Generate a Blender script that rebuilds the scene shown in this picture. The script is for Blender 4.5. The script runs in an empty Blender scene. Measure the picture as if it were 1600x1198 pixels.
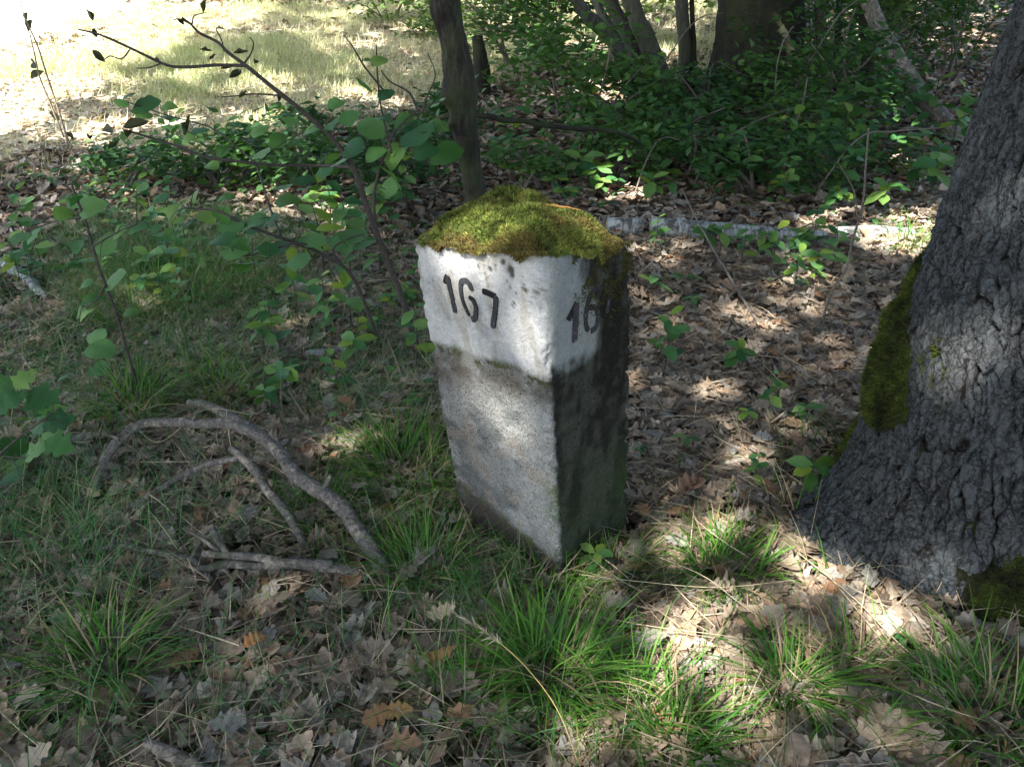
import bpy, math, random
import numpy as np
from mathutils import Vector, Matrix

rng = np.random.default_rng(167)
random.seed(167)
scene = bpy.context.scene
col = scene.collection

# ------------------------------------------------------------------ camera
CAM_H = 1.35
PITCH, ROLL = math.radians(29.0), math.radians(-1.0)
FPX = 1200.0                                    # focal length in pixels of a 1600 px wide frame
FWD = np.array([0, math.cos(PITCH), -math.sin(PITCH)])
_r = np.array([1.0, 0, 0]); _u = np.cross(_r, FWD)
RGT = math.cos(ROLL) * _r + math.sin(ROLL) * _u
UPV = -math.sin(ROLL) * _r + math.cos(ROLL) * _u
cam_d = bpy.data.cameras.new('camera'); cam = bpy.data.objects.new('camera', cam_d); col.objects.link(cam)
cam_d.sensor_width = 36; cam_d.lens = 36 * FPX / 1600; cam_d.clip_start = 0.02; cam_d.clip_end = 500
M = Matrix(((RGT[0], UPV[0], -FWD[0], 0), (RGT[1], UPV[1], -FWD[1], 0), (RGT[2], UPV[2], -FWD[2], CAM_H), (0, 0, 0, 1)))
cam.matrix_world = M
scene.camera = cam

# ------------------------------------------------------------------ light
SUN = np.array([-0.85, -0.90, 1.52]); SUN /= np.linalg.norm(SUN)
SUN_EL = math.asin(SUN[2]); SUN_AZ = math.atan2(SUN[0], SUN[1])
world = bpy.data.worlds.new('World'); scene.world = world; world.use_nodes = True
wn = world.node_tree.nodes; wn.clear()
sky = wn.new('ShaderNodeTexSky'); sky.sky_type = 'NISHITA'; sky.sun_disc = False
sky.sun_elevation = SUN_EL; sky.sun_rotation = SUN_AZ; sky.air_density = 1.0; sky.dust_density = 2.5; sky.ozone_density = 0.75
bg = wn.new('ShaderNodeBackground'); bg.inputs['Strength'].default_value = 0.135
wo = wn.new('ShaderNodeOutputWorld')
world.node_tree.links.new(sky.outputs[0], bg.inputs[0]); world.node_tree.links.new(bg.outputs[0], wo.inputs[0])
sl = bpy.data.lights.new('sun', 'SUN'); sl.energy = 5.0; sl.angle = math.radians(0.53); sl.color = (1.0, 0.965, 0.90)
so = bpy.data.objects.new('sun', sl); col.objects.link(so)
so.rotation_euler = Vector(SUN).to_track_quat('Z', 'Y').to_euler()
so.location = (-8, -8, 15)
scene.view_settings.view_transform = 'Standard'
scene.view_settings.look = 'None'
scene.view_settings.gamma = 1.0
scene.view_settings.use_curve_mapping = False
scene.view_settings.exposure = 2.6
scene.cycles.max_bounces = 7
scene.cycles.diffuse_bounces = 4
scene.cycles.transmission_bounces = 4
scene.cycles.caustics_reflective = False
scene.cycles.caustics_refractive = False

# ------------------------------------------------------------------ helpers: noise, projection
def _hash(i, j, k, seed):
    i = i.astype(np.int64).astype(np.uint64); j = j.astype(np.int64).astype(np.uint64); k = k.astype(np.int64).astype(np.uint64)
    n = i * np.uint64(374761393) + j * np.uint64(668265263) + k * np.uint64(2147483647) + np.uint64(seed * 1442695 + 12345)
    n &= np.uint64(0xffffffff)
    n = ((n ^ (n >> np.uint64(13))) * np.uint64(1274126177)) & np.uint64(0xffffffff)
    n = ((n ^ (n >> np.uint64(16))) * np.uint64(2246822519)) & np.uint64(0xffffffff)
    n ^= n >> np.uint64(15)
    return n.astype(np.float64) / 4294967295.0

def vnoise(P, seed=0):
    """value noise in -1..1, P is (N,3)"""
    P = np.asarray(P, float)
    i = np.floor(P); f = P - i; f = f * f * (3 - 2 * f)
    out = 0
    for dx in (0, 1):
        wx = f[:, 0] if dx else 1 - f[:, 0]
        for dy in (0, 1):
            wy = f[:, 1] if dy else 1 - f[:, 1]
            for dz in (0, 1):
                wz = f[:, 2] if dz else 1 - f[:, 2]
                out = out + wx * wy * wz * _hash(i[:, 0] + dx, i[:, 1] + dy, i[:, 2] + dz, seed)
    return out * 2 - 1

def fbm(P, octs=4, seed=0):
    P = np.asarray(P, float); s = 0; a = 0.5
    for o in range(octs):
        s = s + a * vnoise(P * 2 ** o + o * 17.3, seed + o); a *= 0.5
    return s

def worley(P2, seed=0):
    i = np.floor(P2); F1 = np.full(len(P2), 9.0); F2 = np.full(len(P2), 9.0); ID = np.zeros(len(P2))
    z = np.zeros(len(P2))
    for dx in (-1, 0, 1):
        for dy in (-1, 0, 1):
            cx, cy = i[:, 0] + dx, i[:, 1] + dy
            hx, hy = _hash(cx, cy, z, seed), _hash(cx, cy, z + 1, seed)
            d = np.hypot(cx + hx - P2[:, 0], cy + hy - P2[:, 1])
            m = d < F1
            F2 = np.where(m, F1, np.minimum(F2, d)); ID = np.where(m, _hash(cx, cy, z + 2, seed), ID); F1 = np.where(m, d, F1)
    return F1, F2, ID

def sstep(a, b, x):
    t = np.clip((np.asarray(x, float) - a) / (b - a), 0, 1); return t * t * (3 - 2 * t)

def hgt(x, y):
    x = np.asarray(x, float); y = np.asarray(y, float)
    b = 0.020 * np.sin(1.3 * x + 0.5) * np.cos(1.1 * y + .4) + 0.012 * np.sin(2.9 * x + 1.7 * y) + 0.008 * np.sin(6.1 * x - 4.3 * y + 1)
    d = np.maximum(0, y - 4.5)
    rise = 0.05 * (np.sqrt(d * d + 1.0) - 1.0)
    far = np.maximum(0, np.hypot(x, y) - 24); rise = rise + 0.05 * far
    mound = 0.05 * np.exp(-((x - 1.25) ** 2 + (y - 1.75) ** 2) / 0.5)
    dip = -0.062 * np.exp(-((x - 0.15) ** 2 + (y - 1.60) ** 2) / 0.22)
    return b + rise + mound + dip

def ray(px, py):
    return FWD + (px - 800) / FPX * RGT - (py - 599) / FPX * UPV
CAMP = np.array([0, 0, CAM_H])
def atY(px, py, Y):
    d = ray(px, py); return CAMP + d * (Y / d[1])
def atZ(px, py, z):
    d = ray(px, py); return CAMP + d * ((z - CAM_H) / d[2])
def gp(px, py, dz=0.0):
    """ground point seen at a pixel of the 1600 px frame"""
    d = ray(px, py); t = 1.0; z = 0.0
    for _ in range(40):
        t = (z - CAM_H) / min(d[2], -0.01); p = CAMP + d * t; z = 0.5 * z + 0.5 * (float(hgt(p[0], p[1])) + dz)
    p[2] = float(hgt(p[0], p[1])) + dz
    return p
def project(P):
    d = np.asarray(P, float) - CAMP; z = d @ FWD
    zz = np.where(np.abs(z) < 1e-6, 1e-6, z)
    return 800 + FPX * (d @ RGT) / zz, 599 - FPX * (d @ UPV) / zz, z

# ------------------------------------------------------------------ helpers: meshes
class Acc:
    """collects pieces of geometry (vertices, faces, tint) for ONE mesh object"""
    def __init__(s): s.V = []; s.F = []; s.C = []; s.n = 0
    def add(s, V, F, c=None):
        V = np.asarray(V, float).reshape(-1, 3)
        for f in (F if isinstance(F, list) else [F]):
            f = np.asarray(f, np.int64)
            if len(f): s.F.append(f + s.n)
        if c is None: c = (0.5, 0.5, 0.5)
        c = np.asarray(c, float)
        if c.ndim == 1: c = np.tile(c[:3], (len(V), 1))
        s.C.append(c[:, :3]); s.V.append(V); s.n += len(V); return s
    def build(s, name, mat, parent=None, smooth=True):
        V = np.concatenate(s.V); C = np.concatenate(s.C)
        if parent is not None:
            V = V - np.array(WLOC.get(parent.name, (0, 0, 0)))
        me = bpy.data.meshes.new(name)
        me.vertices.add(len(V)); me.vertices.foreach_set('co', V.astype(np.float32).ravel())
        li = np.concatenate([f.ravel() for f in s.F]); sizes = np.concatenate([np.full(len(f), f.shape[1]) for f in s.F])
        st = np.concatenate([[0], np.cumsum(sizes)[:-1]])
        me.loops.add(len(li)); me.loops.foreach_set('vertex_index', li.astype(np.int32))
        me.polygons.add(len(sizes)); me.polygons.foreach_set('loop_start', st.astype(np.int32))
        me.update(calc_edges=True)
        a = me.color_attributes.new('tint', 'FLOAT_COLOR', 'POINT')
        a.data.foreach_set('color', np.concatenate([C, np.ones((len(C), 1))], 1).astype(np.float32).ravel())
        if smooth: me.shade_smooth()
        me.materials.append(mat)
        o = bpy.data.objects.new(name, me); col.objects.link(o)
        if parent is not None: o.parent = parent
        return o
WLOC = {}
def thing(name, label, cat, loc=(0, 0, 0), group=None):
    o = bpy.data.objects.new(name, None); o.empty_display_size = 0.05; col.objects.link(o)
    o.location = [float(v) for v in loc]; o['label'] = label; o['category'] = cat
    if group: o['group'] = group
    WLOC[o.name] = tuple(float(v) for v in loc)
    return o
def tag(o, label=None, cat=None, group=None, kind=None):
    if label: o['label'] = label
    if cat: o['category'] = cat
    if group: o['group'] = group
    if kind: o['kind'] = kind
    return o
def copy_thing(t, loc, rotz, scale, label=None, group=None):
    r = t.copy(); col.objects.link(r); r.location = [float(v) for v in loc]; r.rotation_euler = (0, 0, rotz); r.scale = (scale,) * 3
    if label: r['label'] = label
    if group: r['group'] = group
    for ch in list(t.children):
        c = ch.copy(); col.objects.link(c); c.parent = r
    return r

def spline(pts, n):
    P = np.asarray(pts, float)
    if len(P) == 2: return P[0] + (P[1] - P[0]) * np.linspace(0, 1, n)[:, None]
    Q = np.vstack([2 * P[0] - P[1], P, 2 * P[-1] - P[-2]])
    t = np.linspace(0, len(P) - 1, n); i = np.minimum(t.astype(int), len(P) - 2); f = (t - i)[:, None]
    a, b, c, d = Q[i], Q[i + 1], Q[i + 2], Q[i + 3]
    return 0.5 * (2 * b + (c - a) * f + (2 * a - 5 * b + 4 * c - d) * f ** 2 + (3 * b - a - 3 * c + d) * f ** 3)

def tube(pts, radii, seg=10, n=None, rough=0.0, freq=30.0, seed=0, cap=True):
    P = spline(pts, n) if n else np.asarray(pts, float)
    k = len(P); R = np.interp(np.linspace(0, 1, k), np.linspace(0, 1, len(radii)), radii)
    T = np.gradient(P, axis=0); T /= np.linalg.norm(T, axis=1)[:, None] + 1e-12
    up = np.array([0, 0, 1.0]) if abs(T[0][2]) < 0.9 else np.array([1.0, 0, 0])
    N = np.cross(T[0], up); N /= np.linalg.norm(N); NN = []
    for i in range(k):
        N = N - T[i] * (N @ T[i]); N = N / (np.linalg.norm(N) + 1e-12); NN.append(N)
    NN = np.array(NN); B = np.cross(T, NN)
    a = np.linspace(0, 2 * np.pi, seg, endpoint=False)
    D = np.cos(a)[None, :, None] * NN[:, None] + np.sin(a)[None, :, None] * B[:, None]
    V = (P[:, None] + D * R[:, None, None]).reshape(-1, 3)
    if rough:
        q = vnoise(V * freq, seed) * 0.6 + vnoise(V * freq * 2.7, seed + 3) * 0.4
        V = (P[:, None] + D * (R[:, None, None] * (1 + rough * q.reshape(k, seg, 1)))).reshape(-1, 3)
    i, j = np.meshgrid(np.arange(k - 1), np.arange(seg), indexing='ij'); j2 = (j + 1) % seg
    F = [np.stack([i * seg + j, i * seg + j2, (i + 1) * seg + j2, (i + 1) * seg + j], -1).reshape(-1, 4)]
    if cap:
        V = np.vstack([V, P[:1], P[-1:]]); c0 = k * seg; jj = np.arange(seg); j2 = (jj + 1) % seg
        F.append(np.stack([np.full(seg, c0), j2, jj], 1)); b = (k - 1) * seg
        F.append(np.stack([np.full(seg, c0 + 1), b + jj, b + j2], 1))
    return V, F

def scatter(protos, pos, rot, scl, cols, acc, var=None):
    """numpy copies of small prototypes into one mesh; rot (N,3,3)"""
    N = len(pos); which = rng.integers(0, len(protos), N) if var is None else var
    for w, (pv, pf) in enumerate(protos):
        m = np.where(which == w)[0]
        if not len(m): continue
        V = np.einsum('nij,vj->nvi', rot[m], pv) * scl[m][:, None, None] + pos[m][:, None, :]
        F = (pf[None] + (np.arange(len(m)) * len(pv))[:, None, None]).reshape(-1, pf.shape[1])
        acc.add(V.reshape(-1, 3), F, np.repeat(cols[m], len(pv), 0))

def rots(yaw, tilt, tdir):
    """yaw about z, then a tilt of the normal towards tdir"""
    c, s = np.cos(yaw), np.sin(yaw); z = np.zeros_like(c); o = np.ones_like(c)
    A = np.stack([np.stack([c, -s, z], -1), np.stack([s, c, z], -1), np.stack([z, z, o], -1)], -2)
    ax = np.stack([-np.sin(tdir), np.cos(tdir), z], -1); ct, st = np.cos(tilt), np.sin(tilt)
    K = np.zeros((len(c), 3, 3)); K[:, 0, 1] = -ax[:, 2]; K[:, 0, 2] = ax[:, 1]; K[:, 1, 0] = ax[:, 2]; K[:, 1, 2] = -ax[:, 0]; K[:, 2, 0] = -ax[:, 1]; K[:, 2, 1] = ax[:, 0]
    B = np.eye(3)[None] + st[:, None, None] * K + (1 - ct)[:, None, None] * (K @ K)
    return B @ A

def leaf_proto(width, stations, curl=0.0, bend=0.0, fold=0.0, lobes=0, lobe_amp=0.0, shape=0.9, wob=0.0, seed=0, tip=1.0):
    """unit-length leaf along +x, flat in xy: left edge, midrib, right edge"""
    r = np.random.default_rng(seed)
    t = np.linspace(0, 1, stations)
    w = width * np.sin(np.pi * np.clip(t, 0, 1) ** shape) ** 0.75
    if lobes: w = w * (1 + lobe_amp * np.cos(2 * np.pi * lobes * t + 0.6))
    w[0] = 0.015; w[-1] = 0.01 * tip
    wl = w * (1 + r.normal(0, .08, stations)); wr = w * (1 + r.normal(0, .08, stations))
    V = []
    for sgn, ww in ((1, wl), (0, w * 0), (-1, wr)):
        y = sgn * ww
        z = curl * y * y / max(width, .01) * 2 + bend * (t - .3) ** 2 + fold * np.abs(y) + wob * np.array([r.normal() for _ in t]) * (1 if sgn else .4)
        x = t + (0.06 * np.abs(y) / max(width, .01) if lobes == 0 else 0)
        V.append(np.stack([x, y, z], 1))
    V = np.concatenate(V); n = stations; F = []
    for i in range(n - 1):
        F += [(i, n + i, n + i + 1, i + 1), (n + i, 2 * n + i, 2 * n + i + 1, n + i + 1)]
    return V, np.array(F)

def blades(base, az, L, W, lean, droop, nseg=4, cb=None, ct=None, twist=None):
    N = len(base); s = np.linspace(0, 1, nseg + 1)
    h = np.stack([np.cos(az), np.sin(az), np.zeros(N)], -1)
    side = np.stack([-np.sin(az), np.cos(az), np.zeros(N)], -1)
    if twist is not None:
        side = side * np.cos(twist)[:, None] + np.array([0, 0, 1.0]) * np.sin(twist)[:, None]
    ang = lean[:, None] + droop[:, None] * s[None]          # angle from vertical along the blade
    dx = np.sin(ang) / nseg; dz = np.cos(ang) / nseg
    X = np.concatenate([np.zeros((N, 1)), np.cumsum(dx[:, :-1], 1)], 1) * L[:, None]
    Z = np.concatenate([np.zeros((N, 1)), np.cumsum(dz[:, :-1], 1)], 1) * L[:, None]
    C = base[:, None] + h[:, None] * X[..., None] + np.array([0, 0, 1.0]) * Z[..., None]
    w = (W[:, None] * (1 - s[None] ** 2.2) + 0.0002) * 0.5
    V = np.stack([C - side[:, None] * w[..., None], C + side[:, None] * w[..., None]], 2).reshape(N, -1, 3)
    i = np.arange(nseg); f = np.stack([2 * i, 2 * i + 1, 2 * i + 3, 2 * i + 2], -1)
    F = (f[None] + (np.arange(N) * 2 * (nseg + 1))[:, None, None]).reshape(-1, 4)
    cols = cb[:, None] * (1 - s[None, :, None]) + ct[:, None] * s[None, :, None]
    return V.reshape(-1, 3), F, np.repeat(cols, 2, 1).reshape(-1, 3)

# ------------------------------------------------------------------ materials
def mat(name):
    m = bpy.data.materials.new(name); m.use_nodes = True
    nt = m.node_tree; nt.nodes.clear()
    out = nt.nodes.new('ShaderNodeOutputMaterial')
    return m, nt, out
def N(nt, kind, **kw):
    n = nt.nodes.new(kind)
    for k, v in kw.items():
        if k.startswith('i_'): n.inputs[k[2:].replace('_', ' ')].default_value = v
        else: setattr(n, k, v)
    return n
def ramp(nt, fac, stops):
    r = nt.nodes.new('ShaderNodeValToRGB'); e = r.color_ramp.elements
    while len(e) < len(stops): e.new(0.5)
    for el, (p, c) in zip(e, stops): el.position = p; el.color = (*c, 1) if len(c) == 3 else c
    nt.links.new(fac, r.inputs[0]); return r.outputs[0]
def mix(nt, a, b, fac, mode='MIX'):
    m = nt.nodes.new('ShaderNodeMix'); m.data_type = 'RGBA'; m.blend_type = mode
    for s, v in ((6, a), (7, b), (0, fac)):
        if hasattr(v, 'is_linked'): nt.links.new(v, m.inputs[s])
        elif s == 0: m.inputs[0].default_value = v
        else: m.inputs[s].default_value = (*v, 1)
    return m.outputs[2]
def noise_tex(nt, scale, detail=4, rough=0.6, vec=None, distort=0.0):
    n = nt.nodes.new('ShaderNodeTexNoise'); n.inputs['Scale'].default_value = scale; n.inputs['Detail'].default_value = detail
    n.inputs['Roughness'].default_value = rough; n.inputs['Distortion'].default_value = distort
    if vec is not None: nt.links.new(vec, n.inputs['Vector'])
    return n.outputs[0]
def coords(nt, scale=(1, 1, 1)):
    tc = nt.nodes.new('ShaderNodeTexCoord'); mp = nt.nodes.new('ShaderNodeMapping'); mp.inputs['Scale'].default_value = scale
    nt.links.new(tc.outputs['Object'], mp.inputs[0]); return mp.outputs[0]
def attr(nt, name='tint'):
    a = nt.nodes.new('ShaderNodeAttribute'); a.attribute_name = name; return a.outputs['Color']
def bump(nt, height, strength, dist):
    b = nt.nodes.new('ShaderNodeBump'); b.inputs['Strength'].default_value = strength; b.inputs['Distance'].default_value = dist
    nt.links.new(height, b.inputs['Height']); return b.outputs[0]
def finish(nt, out, color, rough=0.8, normal=None, trans=0.0, trans_col=None, spec=0.3, sheen=0):
    p = nt.nodes.new('ShaderNodeBsdfPrincipled')
    if hasattr(color, 'is_linked'): nt.links.new(color, p.inputs['Base Color'])
    else: p.inputs['Base Color'].default_value = (*color, 1)
    if hasattr(rough, 'is_linked'): nt.links.new(rough, p.inputs['Roughness'])
    else: p.inputs['Roughness'].default_value = rough
    p.inputs['Specular IOR Level'].default_value = spec
    if normal is not None: nt.links.new(normal, p.inputs['Normal'])
    if trans:
        t = nt.nodes.new('ShaderNodeBsdfTranslucent'); ms = nt.nodes.new('ShaderNodeMixShader'); ms.inputs[0].default_value = trans
        tcv = trans_col if trans_col is not None else color
        if hasattr(tcv, 'is_linked'): nt.links.new(tcv, t.inputs[0])
        else: t.inputs[0].default_value = (*tcv, 1)
        nt.links.new(p.outputs[0], ms.inputs[1]); nt.links.new(t.outputs[0], ms.inputs[2]); nt.links.new(ms.outputs[0], out.inputs[0])
    else: nt.links.new(p.outputs[0], out.inputs[0])

def make_floor_mat():
    m, nt, out = mat('forest_soil'); v = coords(nt)
    a = noise_tex(nt, 3.0, 6, .65, v); b = noise_tex(nt, 60, 5, .7, v)
    soil = ramp(nt, b, [(.25, (.012, .010, .008)), (.5, (.05, .04, .03)), (.72, (.14, .115, .09)), (.9, (.22, .19, .155))])
    vo = N(nt, 'ShaderNodeTexVoronoi', i_Scale=14.0); nt.links.new(v, vo.inputs['Vector'])
    lv = ramp(nt, vo.outputs['Color'], [(.1, (.10, .08, .06)), (.5, (.24, .20, .155)), (.9, (.36, .31, .25))])
    c = mix(nt, soil, lv, .45)
    tint = attr(nt)
    c2 = mix(nt, c, tint, 0.0)
    sep = nt.nodes.new('ShaderNodeSeparateColor'); nt.links.new(tint, sep.inputs[0])
    dry = ramp(nt, noise_tex(nt, 26, 6, .75, v), [(.25, (.22, .19, .12)), (.5, (.42, .38, .26)), (.75, (.56, .51, .38))])
    c = mix(nt, c, dry, sep.outputs[0])
    sand = ramp(nt, noise_tex(nt, 9, 7, .7, v), [(.2, (.33, .30, .25)), (.6, (.50, .46, .40)), (.9, (.60, .56, .50))])
    c = mix(nt, c, sand, sep.outputs[1])
    finish(nt, out, c, .95, bump(nt, b, .8, .02), spec=.15); return m
def make_tint_mat(name, rough=.8, trans=0.0, nscale=40, namp=.35, spec=.25, bstr=.3, tgain=(1.15, 1.1, .6), objrand=False):
    m, nt, out = mat(name); v = coords(nt); c = attr(nt)
    n = noise_tex(nt, nscale, 4, .6, v)
    g = ramp(nt, n, [(.3, (1 - namp,) * 3), (.7, (1 + namp * .35,) * 3)])
    c = mix(nt, c, g, 1.0, 'MULTIPLY')
    if objrand:
        oi = nt.nodes.new('ShaderNodeObjectInfo'); hs = nt.nodes.new('ShaderNodeHueSaturation')
        mr = nt.nodes.new('ShaderNodeMapRange'); mr.inputs[3].default_value = .6; mr.inputs[4].default_value = 1.5
        nt.links.new(oi.outputs['Random'], mr.inputs[0]); nt.links.new(mr.outputs[0], hs.inputs['Value'])
        mr2 = nt.nodes.new('ShaderNodeMapRange'); mr2.inputs[3].default_value = .52; mr2.inputs[4].default_value = .455
        nt.links.new(oi.outputs['Random'], mr2.inputs[0]); nt.links.new(mr2.outputs[0], hs.inputs['Hue'])
        nt.links.new(c, hs.inputs['Color']); c = hs.outputs[0]
    tc = mix(nt, c, tgain, 1.0, 'MULTIPLY') if trans else None
    finish(nt, out, c, rough, bump(nt, n, bstr, .004), trans, tc, spec); return m
def make_bark(name, dark, mid, light, sc=1.0, green=0.0, zs=.22, bstr=.9):
    m, nt, out = mat(name); v = coords(nt, (1, 1, zs)); v2 = coords(nt)
    a = noise_tex(nt, 38 * sc, 6, .7, v, .6); b = noise_tex(nt, 5 * sc, 4, .6, v2)
    c = ramp(nt, a, [(.3, dark), (.52, mid), (.75, light)])
    g = ramp(nt, b, [(.42, (0, 0, 0)), (.62, (1, 1, 1))])
    gm = nt.nodes.new('ShaderNodeMath'); gm.operation = 'MULTIPLY'; gm.inputs[1].default_value = green; nt.links.new(g, gm.inputs[0])
    c = mix(nt, c, (.045, .06, .02), gm.outputs[0])
    finish(nt, out, c, .92, bump(nt, a, bstr, .008), spec=.15); return m
def make_oak_bark():
    m, nt, out = mat('oak_bark'); v = coords(nt); v2 = coords(nt, (1, 1, .4)); v3 = coords(nt, (1, 1, .36))
    n1 = noise_tex(nt, 120, 6, .75, v); n2 = noise_tex(nt, 9, 4, .6, v2); n3 = noise_tex(nt, 420, 3, .7, v)
    nw = nt.nodes.new('ShaderNodeTexNoise'); nw.inputs['Scale'].default_value = 45; nw.inputs['Detail'].default_value = 4; nt.links.new(v, nw.inputs['Vector'])
    mx = nt.nodes.new('ShaderNodeMixRGB'); mx.blend_type = 'LINEAR_LIGHT'; mx.inputs[0].default_value = .022
    nt.links.new(v3, mx.inputs[1]); nt.links.new(nw.outputs['Color'], mx.inputs[2])
    vo = nt.nodes.new('ShaderNodeTexVoronoi'); vo.feature = 'DISTANCE_TO_EDGE'; vo.inputs['Scale'].default_value = 40; nt.links.new(mx.outputs[0], vo.inputs['Vector'])
    crack = ramp(nt, vo.outputs['Distance'], [(.0, (0, 0, 0)), (.10, (.75, .75, .75)), (.3, (1, 1, 1))])
    c = ramp(nt, n1, [(.28, (.030, .031, .032)), (.5, (.098, .103, .106)), (.72, (.205, .208, .206))])
    lich = ramp(nt, n2, [(.4, (.0, .0, .0)), (.65, (1, 1, 1))])
    c = mix(nt, c, (.115, .142, .158), mix(nt, (0, 0, 0), (.45, .45, .45), lich))
    sep = nt.nodes.new('ShaderNodeSeparateColor'); nt.links.new(attr(nt), sep.inputs[0])
    c = mix(nt, (.020, .017, .014), c, ramp(nt, sep.outputs[0], [(.12, (0, 0, 0)), (.5, (1, 1, 1))]))          # darker colour in the fissures
    c = mix(nt, c, mix(nt, c, crack, 1.0, 'MULTIPLY'), .7)
    hs = nt.nodes.new('ShaderNodeMath'); hs.operation = 'MULTIPLY_ADD'; nt.links.new(n1, hs.inputs[0]); hs.inputs[1].default_value = 1.0; nt.links.new(n3, hs.inputs[2])
    h2 = nt.nodes.new('ShaderNodeMath'); h2.operation = 'MULTIPLY_ADD'; nt.links.new(crack, h2.inputs[0]); h2.inputs[1].default_value = .5; nt.links.new(hs.outputs[0], h2.inputs[2])
    finish(nt, out, c, .95, bump(nt, h2.outputs[0], 1.0, .009), spec=.12); return m
def make_stone():
    m, nt, out = mat('weathered_granite'); v = coords(nt)
    tint = attr(nt); a2 = attr(nt, 'speck'); sep = nt.nodes.new('ShaderNodeSeparateColor'); nt.links.new(a2, sep.inputs[0])
    vo = N(nt, 'ShaderNodeTexVoronoi', i_Scale=330.0); nt.links.new(v, vo.inputs['Vector'])
    n = noise_tex(nt, 240, 5, .75, v); nb = noise_tex(nt, 70, 6, .75, v)
    grain = ramp(nt, vo.outputs['Color'], [(.12, (.45, .45, .45)), (.4, (.9, .9, .9)), (.85, (1.15, 1.15, 1.12))])
    pits = ramp(nt, n, [(.37, (.16, .15, .13)), (.47, (1, 1, 1))])
    c = mix(nt, tint, mix(nt, tint, grain, 1.0, 'MULTIPLY'), sep.outputs[0])
    c = mix(nt, c, mix(nt, c, pits, 1.0, 'MULTIPLY'), sep.outputs[1])
    c = mix(nt, c, ramp(nt, nb, [(.3, (.75, .75, .75)), (.7, (1.12, 1.12, 1.12))]), 1.0, 'MULTIPLY')
    hs = nt.nodes.new('ShaderNodeMath'); hs.operation = 'ADD'; nt.links.new(n, hs.inputs[0]); nt.links.new(nb, hs.inputs[1])
    finish(nt, out, c, .9, bump(nt, hs.outputs[0], .7, .005), spec=.2); return m
def make_digit():
    m, nt, out = mat('worn_black_paint'); v = coords(nt)
    n = noise_tex(nt, 190, 5, .8, v); n2 = noise_tex(nt, 45, 4, .7, v)
    w = mix(nt, n, n2, .4)
    c = ramp(nt, w, [(.36, (.26, .26, .26)), (.43, (.03, .03, .033)), (.7, (.012, .012, .015))])
    finish(nt, out, c, .8, bump(nt, n, .5, .003), spec=.2); return m
def make_birch():
    m, nt, out = mat('birch_bark'); v = coords(nt, (1, 1, 1)); v2 = coords(nt, (30, 3, 3))
    n = noise_tex(nt, 14, 5, .7, v, .8); n2 = noise_tex(nt, 2.2, 5, .7, v2)
    c = ramp(nt, n2, [(.32, (.05, .045, .04)), (.46, (.24, .255, .25)), (.7, (.38, .40, .39))])
    c = mix(nt, c, (.035, .03, .026), ramp(nt, n, [(.50, (0, 0, 0)), (.60, (.9, .9, .9))]))
    finish(nt, out, c, .75, bump(nt, n2, .4, .004)); return m

M_floor = make_floor_mat()
M_dead = make_tint_mat('dead_oak_leaf', .75, .10, 55, .5, .3, .5, (1.2, .95, .6))
M_straw = make_tint_mat('dry_straw', .8, 0, 60, .4, .2)
M_grass = make_tint_mat('green_grass', .55, .32, 14, .25, .22, .1, (1.2, 1.25, .5))
M_leaf = make_tint_mat('green_leaf', .6, .30, 60, .3, .2, .4, (1.3, 1.35, .5), True)
M_foliage = make_tint_mat('foliage', .6, .32, 9, .3, .2, .1, (1.3, 1.35, .5))
M_moss = make_tint_mat('moss', .9, .18, 28, .45, .1, .2, (1.1, 1.1, .5))
M_oakbark = make_oak_bark()
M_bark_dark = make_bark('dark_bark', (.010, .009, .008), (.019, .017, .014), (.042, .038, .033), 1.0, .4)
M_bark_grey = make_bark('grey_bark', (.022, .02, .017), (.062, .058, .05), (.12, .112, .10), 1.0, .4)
M_bark_slim = make_bark('slim_bark', (.007, .006, .005), (.022, .019, .017), (.07, .063, .056), 1.6, .5)
def make_dead_wood():
    m, nt, out = mat('dead_wood'); v = coords(nt, (1, 1, .6)); v2 = coords(nt)
    a = noise_tex(nt, 95, 6, .7, v, .6); b = noise_tex(nt, 22, 5, .7, v2); g = noise_tex(nt, 7, 4, .6, v2)
    c = ramp(nt, a, [(.3, (.030, .026, .022)), (.5, (.105, .094, .082)), (.75, (.24, .22, .195))])
    c = mix(nt, c, ramp(nt, a, [(.3, (.16, .13, .10)), (.7, (.38, .33, .27))]), ramp(nt, b, [(.54, (0, 0, 0)), (.62, (.85, .85, .85))]))
    c = mix(nt, c, (.040, .052, .020), ramp(nt, g, [(.56, (0, 0, 0)), (.70, (.8, .8, .8))]))
    h = mix(nt, a, b, .45)
    finish(nt, out, c, .92, bump(nt, h, 1.0, .009), spec=.15); return m
M_dead_wood = make_dead_wood()
M_pale_wood = make_bark('pale_wood', (.030, .026, .022), (.125, .112, .10), (.27, .25, .225), 2.4, .3, .6, 1.0)
M_twig = make_bark('brown_twig', (.05, .042, .035), (.13, .112, .095), (.22, .195, .17), 3, .1, 1, .3)
M_stem = make_bark('dark_stem', (.022, .018, .015), (.055, .046, .04), (.10, .088, .078), 3, .1, 1, .3)
M_stone = make_stone(); M_digit = make_digit(); M_birch = make_birch()
M_wood = make_bark('cut_wood', (.22, .15, .09), (.34, .25, .16), (.45, .36, .25), 2, 0, 1, .3)

# ------------------------------------------------------------------ where the light falls (gaps in the canopy)
def in_poly(x, y, poly):
    ins = np.zeros(len(x), bool); n = len(poly)
    for i in range(n):
        x1, y1 = poly[i]; x2, y2 = poly[(i + 1) % n]
        c = ((y1 > y) != (y2 > y)) & (x < (x2 - x1) * (y - y1) / (y2 - y1 + 1e-9) + x1)
        ins ^= c
    return ins
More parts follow.
